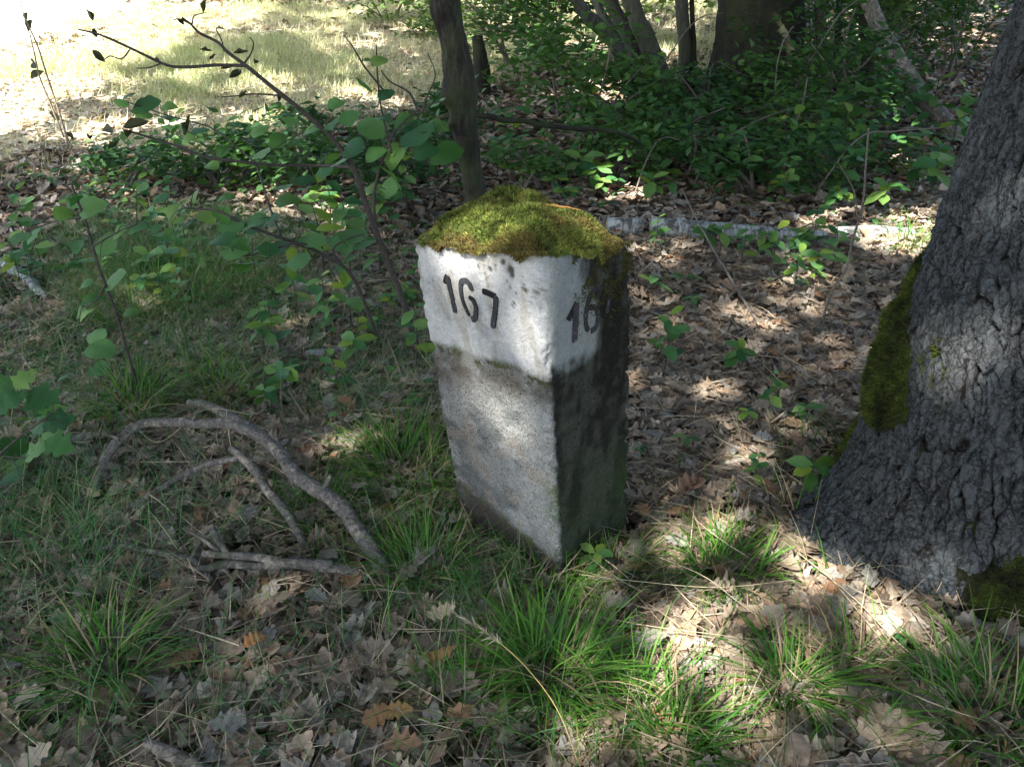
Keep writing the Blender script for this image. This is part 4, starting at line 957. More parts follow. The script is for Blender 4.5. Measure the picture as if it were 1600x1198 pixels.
REG = [((1010, 400), (1330, 480), 9, 'small green seedling in the dappled litter between the birch log and the oak moss', 'seedlings below the birch log', 1.1),
       ((1000, 384), (1290, 404), 8, 'small seedling standing right in front of the long birch log', 'seedlings in front of the birch log', 1.1),
       ((1000, 620), (1320, 780), 5, 'small low seedling in the brown litter between the stone and the oak', 'seedlings between stone and oak', .8),
       ((860, 215), (1330, 335), 72, 'shade grown seedling in the dark litter behind the stone', 'seedlings in the dark undergrowth', 1.6),
       ((770, 200), (880, 300), 8, 'leafy seedling right behind the moss cap beside the slim tree', 'seedlings behind the moss cap', 1.5),
       ((370, 420), (660, 640), 16, 'small dark seedling in the shade between hazel and stone', 'seedlings left of the stone', 1.1),
       ((450, 280), (640, 440), 16, 'leafy seedling under the hazel bush', 'seedlings under the hazel', 1.4),
       ((0, 330), (330, 480), 34, 'low seedling in the dry litter at the left behind the sapling', 'seedlings at the left', 1.2),
       ((180, 225), (520, 300), 20, 'low green plant at the edge of the sunny clearing', 'plants at the clearing edge', 1.6),
       ((1240, 170), (1500, 330), 30, 'leafy undergrowth seedling in the shade left of the thick oak', 'undergrowth left of the oak', 1.9)]
for (x0, y0), (x1, y1), n, lab, grp, s in REG:
    for _ in range(n):
        p = gp(rs.uniform(x0, x1), rs.uniform(y0, y1)); kd = int(rs.choice([0, 1, 2], p=[.4, .4, .2])); src = protos[kd][rs.integers(len(protos[kd]))]
        lb = lab
        pxs, pys, _ = project(p)
        if 'dark undergrowth' in grp: lb = 'shaded seedling ' + ('below the fan of slanting stems' if pxs < 1010 else 'left of the arching bare twigs' if pxs < 1150 else 'right of the arching bare twigs') + (', back among the shrubs' if pys < 265 else ', just behind the birch log')
        elif 'left of the oak' in grp: lb = 'leafy shaded seedling ' + ('under the thin dark stems' if pxs < 1370 else 'around the leaning grey stem') + (', back row' if pys < 240 else ', front row near the oak')
        elif grp == 'seedlings at the left': lb = 'low seedling in the dry litter ' + ('at the left edge' if pxs < 150 else 'behind the upright hazel sapling') + (', close to the sunny clearing' if pys < 400 else ', beside the pale barkless branch')
        elif grp == 'seedlings left of the stone': lb = 'small dark seedling in shade ' + ('above the arched branch' if pxs < 510 else 'between hazel stems and stone')
        elif grp == 'seedlings under the hazel': lb = 'leafy seedling ' + ('under the low spreading hazel spray' if pxs < 545 else 'at the grey stem of the hazel bush')
        elif grp == 'plants at the clearing edge': lb = 'low green plant at the sunny clearing edge, ' + ('left half, near the tall dry stalk' if pxs < 350 else 'right half, under the bare hazel top')
        copy_thing(src, p, rs.normal(0, .7), s * rs.uniform(.75, 1.35), lb, grp)

# ------------------------------------------------------------------ shrubs at the back
def leafcloud(acc, C, R, n, size, cols, flat=.35, edge=.0):
    """leaf-sized faces spread in clumps through an uneven volume"""
    nc = max(4, n // 28); cd = rng.normal(0, 1, (nc, 3)); cd /= np.linalg.norm(cd, axis=1)[:, None]; cr = rng.random(nc) ** .5
    cc = C + cd * cr[:, None] * R; w = rng.integers(0, nc, n)
    P = cc[w] + rng.normal(0, 1, (n, 3)) * np.asarray(R) * .16
    P[:, 2] = np.maximum(P[:, 2], hgt(P[:, 0], P[:, 1]) + .03)
    pr = [leaf_proto(.30, 4, .0, -.3, .12, 0, 0, .8, .01, s) for s in (1, 2, 3)]
    cl = cols[0] + (np.asarray(cols[1]) - cols[0]) * np.clip(rng.random(n)[:, None] * .6 + rng.random(nc)[w][:, None] * .5, 0, 1)
    scatter(pr, P, rots(rng.uniform(0, 6.28, n), np.abs(rng.normal(.35, .3, n)), rng.uniform(0, 6.28, n)), size * rng.uniform(.6, 1.3, n), cl, acc)
    return cc
def shrub(label, px, py, h, r, n, size, cols, name='shrub', group=None, dY=0, nst=6):
    b = gp(px, py); b[1] += dY; b[2] = float(hgt(b[0], b[1])); t = thing(name, label, 'shrub', b, group)
    a = Acc(); cc = leafcloud(a, b + np.array([0, 0, h * .58]), np.array([r, r, h * .48]), n, size, [np.array(c) for c in cols])
    a.build('foliage', M_foliage, t)
    for k in range(nst):
        tip = cc[rng.integers(len(cc))]; mid = b * .5 + tip * .5 + np.array([0, 0, .1 * h])
        Acc().add(*tube(np.array([b + np.array([rng.normal(0, .05), rng.normal(0, .05), -.03]), mid, tip]), (.014, .009, .004), 6, 14, .1, 20)).build('stem', M_twig, t)
    return t
LG = ((.06, .11, .03), (.12, .19, .05)); DG = ((.026, .075, .022), (.055, .13, .035))  # LG lightens sunlit shrubs by leaf colour, DG darkens shaded ones
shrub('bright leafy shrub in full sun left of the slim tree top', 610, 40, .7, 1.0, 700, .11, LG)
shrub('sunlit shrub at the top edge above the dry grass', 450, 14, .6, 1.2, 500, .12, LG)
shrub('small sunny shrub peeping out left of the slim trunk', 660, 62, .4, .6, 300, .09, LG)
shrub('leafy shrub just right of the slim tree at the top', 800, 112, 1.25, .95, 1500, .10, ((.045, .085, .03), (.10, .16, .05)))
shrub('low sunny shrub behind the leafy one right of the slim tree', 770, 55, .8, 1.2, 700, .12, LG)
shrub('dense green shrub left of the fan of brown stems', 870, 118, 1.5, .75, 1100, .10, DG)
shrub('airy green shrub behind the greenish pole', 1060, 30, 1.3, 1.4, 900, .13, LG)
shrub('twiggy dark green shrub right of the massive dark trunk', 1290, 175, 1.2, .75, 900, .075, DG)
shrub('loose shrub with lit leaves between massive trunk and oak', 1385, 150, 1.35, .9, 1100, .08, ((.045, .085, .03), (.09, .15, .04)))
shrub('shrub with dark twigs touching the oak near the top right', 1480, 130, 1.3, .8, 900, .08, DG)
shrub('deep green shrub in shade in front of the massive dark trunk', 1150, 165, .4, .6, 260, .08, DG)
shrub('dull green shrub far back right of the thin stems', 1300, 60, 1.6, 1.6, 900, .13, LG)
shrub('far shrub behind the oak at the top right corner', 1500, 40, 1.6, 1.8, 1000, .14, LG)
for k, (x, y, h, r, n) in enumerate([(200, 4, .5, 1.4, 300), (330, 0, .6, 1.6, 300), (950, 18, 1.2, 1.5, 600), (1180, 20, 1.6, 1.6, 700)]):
    shrub(['sparse weedy shrub beside the sandy path', 'pale weedy clump at the far side of the sunny clearing', 'far bright shrub seen between the slanting stems', 'far shrub hidden mostly by the massive trunk'][k], x, y, h, r, n, .13, LG if k != 3 else DG)

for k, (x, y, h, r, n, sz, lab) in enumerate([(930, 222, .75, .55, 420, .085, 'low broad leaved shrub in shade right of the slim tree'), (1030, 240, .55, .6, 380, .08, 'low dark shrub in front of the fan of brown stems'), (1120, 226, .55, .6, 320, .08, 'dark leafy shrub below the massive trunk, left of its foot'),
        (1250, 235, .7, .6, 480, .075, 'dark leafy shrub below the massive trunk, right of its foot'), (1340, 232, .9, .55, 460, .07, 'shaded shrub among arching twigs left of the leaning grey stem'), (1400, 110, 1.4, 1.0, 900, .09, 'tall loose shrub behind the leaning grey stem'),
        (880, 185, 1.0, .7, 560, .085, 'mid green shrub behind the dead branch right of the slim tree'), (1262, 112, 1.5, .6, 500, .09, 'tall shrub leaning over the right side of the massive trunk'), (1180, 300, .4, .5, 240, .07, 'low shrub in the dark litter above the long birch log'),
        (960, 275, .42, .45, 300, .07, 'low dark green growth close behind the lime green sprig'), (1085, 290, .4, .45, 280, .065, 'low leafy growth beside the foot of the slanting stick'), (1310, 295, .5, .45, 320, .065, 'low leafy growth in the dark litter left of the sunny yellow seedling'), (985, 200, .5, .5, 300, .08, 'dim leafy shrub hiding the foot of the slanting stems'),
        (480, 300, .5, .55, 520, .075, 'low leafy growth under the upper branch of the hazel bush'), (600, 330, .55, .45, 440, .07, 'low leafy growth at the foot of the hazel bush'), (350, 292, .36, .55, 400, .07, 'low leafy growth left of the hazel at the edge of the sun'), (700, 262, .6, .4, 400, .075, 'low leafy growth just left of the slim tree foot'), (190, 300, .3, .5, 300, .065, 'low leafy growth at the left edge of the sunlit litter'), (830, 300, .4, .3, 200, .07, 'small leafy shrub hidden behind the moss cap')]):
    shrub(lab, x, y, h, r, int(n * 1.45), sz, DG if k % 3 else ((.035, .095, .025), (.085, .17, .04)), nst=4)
# tall dry stalk at the left edge of the clearing
Yd = gp(108, 232)[1]
dst = thing('dry_stalk', 'withered tall weed stalk with hanging dead leaves at the left of the sunny clearing', 'dry plant', gp(108, 232))
for q, rows in enumerate([[(108, 234), (92, 175), (74, 120), (58, 70), (40, 30), (28, -10)], [(100, 215), (80, 165), (62, 120), (54, 85), (46, 50)], [(112, 232), (100, 200), (92, 170)]]):
    Acc().add(*tube(np.array([atY(x, y, Yd - .1 * q) for x, y in rows]), (.007, .006, .004), 6, 40, .15, 20), (.24, .19, .14)).build('stem', M_straw, dst)
for (x, y, s) in [(70, 112, .13), (44, 52, .12), (57, 108, .13), (96, 190, .10), (40, 36, .09), (100, 205, .09)]:
    put_leaf('withered_leaf', DARKL[0], dst, atY(x, y, Yd), rng.uniform(0, 6.28), 1.2, rng.uniform(0, 6.28), s)
# ------------------------------------------------------------------ dead leaves
def inside_solid(P):
    u, v, s = stone_uvs(np.c_[P[:, :2], np.zeros(len(P))]); a = (u > -.005) & (u < SW1 + .005) & (v > -.005) & (v < SW2 + .005)
    d = P[:, :2] - OC; th = np.arctan2(d[:, 1], d[:, 0]); b = np.hypot(d[:, 0], d[:, 1]) < oak_r(th, np.full(len(P), .03)) - .01
    return a | b
def in_view(P, mx=520):
    x, y, z = project(P); return (z > .05) & (x > -mx) & (x < 1600 + mx) & (y > -mx) & (y < 1198 + mx * 2)
def leaf_cols(n):
    pal = np.array([(.31, .24, .175), (.39, .31, .23), (.22, .17, .125), (.16, .12, .085), (.33, .225, .15), (.26, .235, .195), (.42, .355, .28), (.10, .075, .055), (.31, .17, .09), (.25, .235, .205)])
    w = np.array([.17, .15, .15, .10, .10, .12, .06, .08, .02, .05]); return pal[rng.choice(10, n, p=w / w.sum())] * rng.uniform(.8, 1.3, (n, 1))
OAKL = [leaf_proto(.30, 21, c, b, 0, 4, .27, .8, .008, 70 + s) for s, (c, b) in enumerate([(.15, .10), (-.2, .06), (.3, -.12), (.1, .22), (-.1, -.15), (.3, .12), (.5, .05), (.05, .03)])]
OAKM = [leaf_proto(.30, 10, c, b, 0, 3, .26, .8, .016, 170 + s) for s, (c, b) in enumerate([(.15, .10), (-.2, .06), (.3, -.12), (.1, .22), (-.1, -.15), (.3, .12)])]
OAKS = [leaf_proto(.29, 5, c, b, 0, 0, 0, .75, .03, 90 + s) for s, (c, b) in enumerate([(.2, .1), (-.2, .1), (.4, -.1), (.15, .25)])]
def litter_pos(n, xr, yr):
    P = np.c_[rng.uniform(*xr, n), rng.uniform(*yr, n), np.zeros(n)]; P[:, 2] = hgt(P[:, 0], P[:, 1]); k = in_view(P) & ~inside_solid(P); return P[k]
def litter(acc, P, protos, lo, hi, lift, tilt, pale=1.0):
    n = len(P); P = P.copy(); P[:, 2] += lift * rng.random(n) ** 1.3 * (1 - .6 * np.exp(-((P[:, 0] - .15) ** 2 + (P[:, 1] - 1.6) ** 2) / .15)) + .002
    scatter(protos, P, rots(rng.uniform(0, 6.28, n), np.abs(rng.normal(0, tilt, n)), rng.uniform(0, 6.28, n)), rng.uniform(lo, hi, n), leaf_cols(n) * pale, acc)
la = Acc()
P = litter_pos(30000, (-2.4, 3.0), (.5, 3.0)); litter(la, P, OAKM, .04, .078, .024, .19)
P = litter_pos(26000, (-3.8, 4.2), (3.0, 6.2)); mm = P[:, 1] < 4.3; litter(la, P[mm], OAKM, .055, .10, .03, .32); litter(la, P[~mm], OAKS, .06, .11, .03, .35)
P = litter_pos(34000, (-9, 9), (6.2, 12))
xp, yp, _ = project(P); lit_ = in_poly(xp, yp, LIT_POLY); k = ~(in_poly(xp, yp + 10 * vnoise(np.c_[P[:, :2] * 1.2, 0 * P[:, 0]], 4), LIT_POLY) & (rng.random(len(P)) < .6)) & ~in_poly(xp, yp, PATH_POLY); litter(la, P[k & ~lit_], OAKS, .08, .14, .03, .3); litter(la, P[k & lit_], OAKS, .045, .085, .02, .35, 1.35); P2_ = P[k & lit_] + np.array([.05, .04, 0]); litter(la, P2_, OAKS, .045, .085, .02, .35, 1.35)  # leaves inside the sunny area get a paler palette for its sunlight
P = litter_pos(12000, (-16, 16), (12, 24)); xp, yp, _ = project(P); P = P[~in_poly(xp, yp, PATH_POLY)]; litter(la, P, OAKS, .12, .2, .03, .3)
lo_ = la.build('leaf_litter', M_dead, floor); tag(lo_, kind='stuff')
# the leaves that show largest lie on top, each an object
P = litter_pos(2500, (-1.2, 1.6), (.85, 2.6)); xq, yq, _ = project(P); P = P[(xq > -20) & (xq < 1620) & (yq < 1215)][:286]
dm = []
for w, (pv, pf) in enumerate(OAKL):
    for c in leaf_cols(4): dm.append(leaf_mesh('dead_leaf', pv, pf, c))
for me in dm: me.materials.clear(); me.materials.append(M_dead)
def lay_leaf(me, p, s, yaw, tl, label=None):
    R = rots(np.array([yaw]), np.array([tl]), np.array([rng.uniform(0, 6.28)]))[0] * s
    o = bpy.data.objects.new('dead_leaf', me); col.objects.link(o); o.parent = floor
    o.matrix_local = Matrix([[*R[0], p[0]], [*R[1], p[1]], [*R[2], p[2]], [0, 0, 0, 1]])
    if label: o['label'] = label
for p in P:
    p[2] += .026 + .012 * rng.random(); lay_leaf(dm[rng.integers(len(dm))], p, rng.uniform(.052, .085), rng.uniform(0, 6.28), abs(rng.normal(0, .2)))
for (x, y, s, yaw, c, w) in [(660, 1022, .075, .2, (.42, .21, .07), 1), (565, 1128, .07, .5, (.30, .16, .07), 4), (602, 1112, .055, .1, (.33, .19, .07), 0), (668, 962, .07, .1, (.46, .36, .22), 3), (1060, 770, .095, .5, (.22, .13, .085), 6),
                             (1215, 590, .08, .3, (.42, .27, .12), 2), (380, 1010, .05, .6, (.36, .17, .07), 6), (930, 1128, .07, .3, (.33, .24, .17), 4), (1130, 965, .06, .2, (.34, .26, .19), 6), (1225, 660, .07, 0, (.38, .26, .14), 0)]:
    me = leaf_mesh('dead_leaf', *OAKL[w], c); me.materials.clear(); me.materials.append(M_dead)
    lay_leaf(me, gp(x, y, .045), s, yaw, .3)
# straw, needles and crumbs of bark
sa = Acc(); P = litter_pos(20000, (-2.2, 2.2), (.6, 4.0)); n = len(P); P[:, 2] += .014 + .035 * rng.random(n)
cb = np.array([(.30, .23, .15), (.40, .33, .22), (.14, .105, .075), (.24, .19, .14)])[rng.integers(0, 4, n)]
sa.add(*blades(P, rng.uniform(0, 6.28, n), rng.uniform(.03, .17, n), rng.uniform(.0012, .0028, n), rng.uniform(1.2, 1.6, n), rng.normal(0, .3, n), 3, cb, cb * 1.1, rng.uniform(-1, 1, n)))
tag(sa.build('straw_debris', M_straw, floor), kind='stuff')

# ------------------------------------------------------------------ grass
def tuft(label, px, py, spread_px, n, L, dense=1.0, W=.0045, group=None, pale=0.0, name='grass_tuft', lean=(.15, .95), droop=(.6, 1.7), azc=None, azs=None):
    b = gp(px, py); D = (b - CAMP) @ FWD; r = spread_px / FPX * D
    t = thing(name, label, 'grass', b, group)
    a_ = rng.uniform(0, 6.28, n); rr = r * np.sqrt(rng.random(n)); P = np.c_[b[0] + rr * np.cos(a_), b[1] + rr * np.sin(a_), np.zeros(n)]; P[:, 2] = hgt(P[:, 0], P[:, 1]) - .005
    az = a_ + rng.normal(0, .8, n) if azc is None else rng.normal(azc, azs, n)
    c1 = np.array([(.034, .115, .014), (.055, .165, .020), (.085, .205, .026)])[rng.integers(0, 3, n)] * rng.uniform(.8, 1.25, (n, 1))
    dry = rng.random(n) < .15 + pale; c1[dry] = np.array((.28, .24, .14)) * rng.uniform(.6, 1.1, (dry.sum(), 1))
    c2 = c1 * np.array([1.35, 1.2, 1.0])
    ac = Acc().add(*blades(P, az, L * rng.uniform(.5, 1.15, n), W * rng.uniform(.5, 1.15, n), rng.uniform(*lean, n), rng.uniform(*droop, n), 6, c1, c2, rng.normal(0, .35, n)))
    ac.build('blades', M_grass, t, smooth=True); return t
tuft('large lush grass tuft at the bottom centre in front of the stone', 862, 1062, 56, 430, .235)
tuft('sunlit grass clump on the leaf litter midway between stone foot and oak foot', 1130, 905, 50, 230, .18)
tuft('open grass tuft at the lower right below the sunlit clump', 1232, 1080, 34, 190, .20)
tuft('dark grass tuft in deep shade at the bottom right corner', 1550, 1140, 90, 340, .21)
tuft('small grass tuft at the bottom edge right of the large lush one', 1060, 1170, 40, 160, .18)
tuft('loose grass blades between the large tuft and the bottom edge tuft', 985, 1120, 50, 160, .20, pale=.15)
tuft('bright fine grass tuft against the left foot of the stone', 640, 745, 75, 620, .21, W=.003)
tuft('grass growing along the left edge of the stone foot', 745, 850, 55, 240, .14, W=.0032)
tuft('grass tuft at the front corner of the stone foot', 850, 915, 50, 300, .16, W=.003)
tuft('grass tuft behind the thick end of the arched branch', 660, 900, 50, 260, .20, W=.003)
tuft('sparse dark grass tuft at the lower left in the litter', 165, 1050, 55, 260, .22, W=.004)
tuft('dark grass tuft behind the arch of the bent branch at its left', 215, 640, 55, 300, .24, W=.0035)
tuft('dark grass tuft behind the top of the arched branch', 345, 620, 45, 240, .22, W=.0035)
tuft('bright fine grass under the crook of the thin leaning branch', 500, 815, 50, 300, .16, W=.003)
tuft('grass tuft lit by the sun left of the oak beside the birch end', 1425, 385, 32, 220, .22, W=.004)
tuft('wisp of grass standing in the litter just left of the oak moss', 1268, 675, 14, 40, .14, W=.004)
tuft('thin grass wisps in the sunny litter at the oak foot', 1330, 1060, 50, 90, .16, pale=.3)
tuft('short grass in front of the large lush tuft at its left', 735, 1110, 60, 160, .18, W=.003)
tuft('grass fringe right of the stone foot', 960, 900, 45, 160, .15, W=.0026)
P = litter_pos(9000, (-.9, 1.5), (.75, 2.1)); nn = fbm(P * 5, 3, 841); x, y, z = project(P)
k = (rng.random(len(P)) < np.clip(.12 + 1.1 * nn, 0, .6) * np.clip((x - 420) / 300, .1, 1)) & (y > 700); P = P[k]; n = len(P)
c1 = np.array([(.034, .115, .014), (.055, .165, .020), (.085, .20, .026), (.30, .26, .15), (.36, .31, .20)])[rng.choice(5, n, p=[.25, .25, .15, .2, .15])] * rng.uniform(.8, 1.2, (n, 1))
sg = Acc().add(*blades(P, rng.uniform(0, 6.28, n), rng.uniform(.06, .2, n), rng.uniform(.0018, .004, n), rng.uniform(.3, 1.4, n), rng.uniform(.3, 1.5, n), 5, c1, c1 * 1.25, rng.normal(0, .4, n)))
tag(sg.build('stray_grass', M_grass), 'single green and dry grass blades tangled in the litter between the tufts', 'grass', kind='stuff')
tuft('wispy dull green clump of fine grass in the middle of the left shade', 265, 470, 120, 1100, .30, W=.0019, lean=(.1, 1.0), droop=(.4, 1.4), pale=.12)
tuft('smaller wispy grass clump under the hanging hazel leaves', 385, 455, 70, 500, .26, W=.0018, lean=(.1, 1.0), droop=(.4, 1.4), pale=.12)
# wiry woodland grass, thin and bluish, on the left
def density_grass(P):
    x, y, z = project(P); d = np.zeros(len(P))
    for cx, cy, rx, ry, w in [(250, 430, 190, 110, 1.3), (90, 860, 190, 130, .9), (280, 800, 200, 110, .35), (60, 1080, 180, 150, .5), (400, 1100, 200, 120, .35), (330, 560, 260, 70, .7), (560, 1000, 160, 130, .35), (740, 960, 150, 90, .7), (560, 640, 150, 60, .5), (880, 1150, 250, 60, .35), (640, 560, 90, 90, .4), (120, 560, 160, 120, .6)]:
        d = np.maximum(d, w * np.exp(-((x - cx) / rx) ** 2 - ((y - cy) / ry) ** 2))
    return d
P = litter_pos(150000, (-2.6, 1.2), (.7, 4.6)); nn = fbm(P * 4, 3, 801); k = rng.random(len(P)) < density_grass(P) * (.5 + 1.2 * np.maximum(0, nn + .2)) * .85; P = P[k]; n = len(P)
c1 = np.array([(.045, .135, .045), (.065, .175, .055), (.12, .20, .07), (.27, .25, .16)])[rng.choice(4, n, p=[.36, .3, .2, .14])] * rng.uniform(.8, 1.2, (n, 1))
wg = Acc().add(*blades(P, rng.uniform(0, 6.28, n), rng.uniform(.07, .22, n), rng.uniform(.0014, .0028, n), rng.uniform(.3, 1.35, n), rng.uniform(.2, 1.0, n), 4, c1, c1 * 1.25, rng.normal(0, .5, n)))
tag(wg.build('wiry_grass', M_grass), 'thin bluish woodland grass spread over the shaded left floor', 'grass', kind='stuff')
# dry grass of the clearing, colour paled further for its overexposed sunlight
P = litter_pos(330000, (-11, 4), (5.2, 17)); x, y, z = project(P); yj = y + 16 * vnoise(np.c_[P[:, :2] * 1.3, 0 * x], 811)
m = in_poly(x, yj, [(-300, 300), (0, 290), (150, 268), (300, 250), (420, 228), (520, 202), (640, 186), (760, 140), (860, 130), (1110, 140), (1130, 40), (1130, -90), (-300, -90)]) & ~in_poly(x, y, PATH_POLY)
nn = fbm(np.c_[P[:, :2] * .9, 0 * x], 3, 821); leafy = np.exp(-((x - 60) / 260) ** 2 - ((y - 200) / 70) ** 2)
m &= rng.random(len(P)) < np.clip(.35 + 1.3 * nn + .25 * sstep(200, 500, x) - .35 * leafy, .10, 1); P = P[m][:95000]; n = len(P); nn = nn[m][:95000]
c1 = lerp((.48, .45, .34), (.27, .33, .17), np.clip(rng.random(n) * .8 + nn, 0, 1)) * rng.uniform(.8, 1.25, (n, 1))
dg = Acc().add(*blades(P, rng.uniform(0, 6.28, n), rng.uniform(.05, .14, n) * (1 + P[:, 1] / 25), rng.uniform(.003, .0065, n), rng.uniform(.1, .9, n), rng.uniform(.2, 1.0, n), 3, c1, c1 * np.array([1.35, 1.25, 1.2]), rng.normal(0, .4, n)))
tag(dg.build('meadow_grass', M_grass), 'dry pale yellow green grass of the bright clearing', 'grass', kind='stuff')
# low leafy ground cover
def density_cover(P):
    x, y, z = project(P); d = np.zeros(len(P))
    for cx, cy, rx, ry, w in [(30, 570, 70, 45, 1.0), (60, 640, 90, 50, .5), (600, 440, 90, 90, .5), (460, 470, 120, 60, .25), (590, 570, 80, 50, .45), (330, 265, 260, 26, .7), (120, 290, 160, 30, .35), (420, 300, 140, 40, .6), (700, 300, 110, 60, .6), (880, 230, 120, 70, .45), (1250, 270, 250, 70, .35), (1230, 400, 170, 50, .25), (430, 640, 130, 30, .4), (1400, 350, 70, 30, .9), (650, 640, 60, 60, .3), (1080, 170, 200, 30, .4), (620, 350, 120, 50, .5)]:
        d = np.maximum(d, w * np.exp(-((x - cx) / rx) ** 2 - ((y - cy) / ry) ** 2))
    return d
P = litter_pos(120000, (-5, 5), (1.4, 12)); nn = fbm(P * 2.2, 3, 831); k = rng.random(len(P)) < density_cover(P) * np.clip(.3 + 2.2 * nn, 0, 1) * (.25 + .12 * P[:, 1]) * .55; P = P[k]; n = len(P); P[:, 2] += rng.uniform(.015, .10, n)
c1 = lerp((.042, .125, .036), (.085, .20, .045), rng.random(n))
gc = Acc(); scatter([leaf_proto(.33, 5, .0, -.3, .12, 0, 0, .8, .01, s) for s in (1, 2, 3)], P, rots(rng.uniform(0, 6.28, n), np.abs(rng.normal(.3, .25, n)), rng.uniform(0, 6.28, n)), rng.uniform(.022, .048, n) * (1 + .05 * P[:, 1]), c1, gc)
tag(gc.build('ground_cover', M_foliage), 'low green leaves of creeping plants carpeting parts of the floor', 'ground cover', kind='stuff')

# dry grass stalks lying across the foreground
def stalk(rows, label, r=.0011, name='dry_grass_stalk', c=(.42, .36, .23)):
    P = pz(*rows); t = thing(name, label, 'grass stalk', P[0], None); Acc().add(*tube(P, (r, r * .9, r * .5), 5, 30), c).build('stalk', M_straw, t); return t, P
stalk([(876, 950, .05), (1000, 975, .07), (1130, 992, .06), (1290, 1012, .05)], 'long pale grass stalk lying across the litter below the sunlit clump')
stalk([(905, 897, .05), (1000, 908, .09), (1120, 917, .09), (1247, 905, .07)], 'pale grass stalk sagging across the sunlit clump from the stone foot')
stalk([(1030, 870, .10), (1100, 900, .12), (1160, 945, .07), (1222, 990, .03)], 'grey green stalk slanting down through the sunlit clump')
stalk([(1228, 848, .03), (1330, 930, .05), (1400, 1000, .05), (1470, 1060, .03)], 'straight pale stalk in front of the oak moss running down to the right', .0014)
stalk([(1300, 905, .06), (1370, 990, .04), (1420, 1055, .02)], 'thin stalk parallel to the straight one and closer to the oak foot')
stalk([(395, 648, .12), (320, 640, .14), (250, 690, .10), (205, 660, .12)], 'pale bent straw hooked on the left end of the arched branch')
stalk([(920, 1130, .03), (1010, 1085, .05), (870, 1000, .05)], 'thin straw looped over the right of the large lush tuft')
stalk([(660, 1150, .02), (760, 1120, .04), (900, 1180, .02)], 'faint straw in the litter at the bottom left of the large lush tuft')
st, P = stalk([(905, 1195, .06), (872, 1110, .16), (825, 1045, .19), (780, 1003, .20), (745, 978, .20), (708, 957, .19)], 'seeding grass head on a golden stalk bowed left over the large lush tuft', .0011, c=(.34, .26, .10))
Pp = spline(P, 60)[34:]; n = 46; kk = rng.integers(0, len(Pp), n); ps = Pp[kk]; sh = Acc()
sh.add(*blades(ps, rng.normal(2.6, .7, n), rng.uniform(.012, .032, n), rng.uniform(.0018, .003, n), rng.uniform(.8, 1.9, n), rng.uniform(-.3, .7, n), 3, np.tile((.38, .30, .20), (n, 1)), np.tile((.46, .39, .29), (n, 1)), rng.normal(0, .5, n)))
sh.build('seed_head', M_straw, st)
# ------------------------------------------------------------------ the canopy overhead: leaves of the trees round the spot
# gaps are left where the photograph shows the sun coming through (T = share of sunlight let through at a ground point)
GAPS_PX = [  # px, py, rx, ry, T
    (430, 380, 45, 14, 0.44), (552, 366, 36, 12, 0.39), (1045, 402, 62, 26, 0.52), (1003, 588, 18, 34, 0.55), (1180, 470, 36, 32, 0.32), (1195, 632, 90, 34, 0.21), (1090, 615, 60, 26, 0.20),
    (1350, 348, 110, 24, 0.52), (950, 145, 60, 24, 0.95), (1075, 65, 24, 40, 0.85), (1330, 70, 120, 14, 0.70), (1280, 150, 40, 10, 0.80), (1510, 70, 60, 30, 0.60), (1480, 160, 60, 12, 0.50), (1400, 20, 60, 10, 0.60),
    (610, 725, 110, 70, 0.52), (490, 745, 70, 40, 0.36), (410, 770, 50, 34, 0.32), (340, 855, 70, 28, 0.24), (430, 920, 90, 40, 0.20), (740, 330, 30, 14, 0.21), (850, 165, 40, 14, 0.60),
    (955, 90, 110, 26, 0.90), (1430, 26, 150, 34, 0.80), (1000, 20, 160, 30, 0.90), (450, 300, 120, 14, 0.24), (1110, 720, 60, 30, 0.21), (1180, 1190, 120, 40, 0.28), (1010, 1120, 90, 50, 0.33)]
FORE_POLY = [(900, 890), (990, 810), (1110, 770), (1250, 820), (1350, 910), (1480, 990), (1480, 1040), (1400, 1130), (1340, 1240), (1100, 1240), (980, 1190), (860, 1190), (800, 1080), (890, 960)]
def land(p):
    p = np.asarray(p, float); return p - SUN * (p[2] / SUN[2])
MID_POLY = [(995, 385), (1300, 395), (1400, 560), (1320, 760), (1180, 830), (1010, 760)]
GAPS_W = []  # x, y, rx, ry, T on the ground, for sunlight that the stone and the oak catch above it
for px, py, rr, T in [(680, 430, .10, .30), (690, 480, .12, .32), (760, 500, .12, .34), (820, 550, .10, .36), (700, 400, .09, .28), (790, 420, .10, .30), (860, 440, .05, .10), (720, 600, .08, .13), (800, 650, .10, .26), (840, 720, .09, .27), (760, 690, .07, .18), (850, 800, .08, .24)]:
    q = land(face_pt(px, py, NL)); GAPS_W.append((q[0], q[1], rr, rr, T))
for px, py, rr, T in [(760, 325, .13, .55), (840, 325, .13, .60), (910, 345, .11, .5), (820, 365, .10, .32), (720, 350, .10, .35)]:
    q = land(atY(px, py, 1.65)); GAPS_W.append((q[0], q[1], rr, rr, T))
for px, py, rr, T in [(1560, 120, .12, .42), (1545, 250, .15, .42), (1560, 400, .14, .40), (1510, 300, .07, .25), (1575, 520, .08, .3), (1400, 930, .13, .28), (1480, 900, .10, .2)]:
    q = land(atY(px, py, 1.33)); GAPS_W.append((q[0], q[1], rr, rr, T))
for px, py, rr, T in [(712, 95, .10, .35), (722, 130, .05, .25)]:
    q = land(atY(px, py, Ys)); GAPS_W.append((q[0], q[1], rr, rr, T))
for px, py, Yq, rr, T in [(940, 235, 4.6, .22, 1.0), (1395, 120, 5.2, .22, 1.0), (1430, 300, 3.7, .3, 1.0), (520, 300, 3.0, .0, .0)]:
    if rr: q = land(atY(px, py, Yq)); GAPS_W.append((q[0], q[1], rr, rr, T))
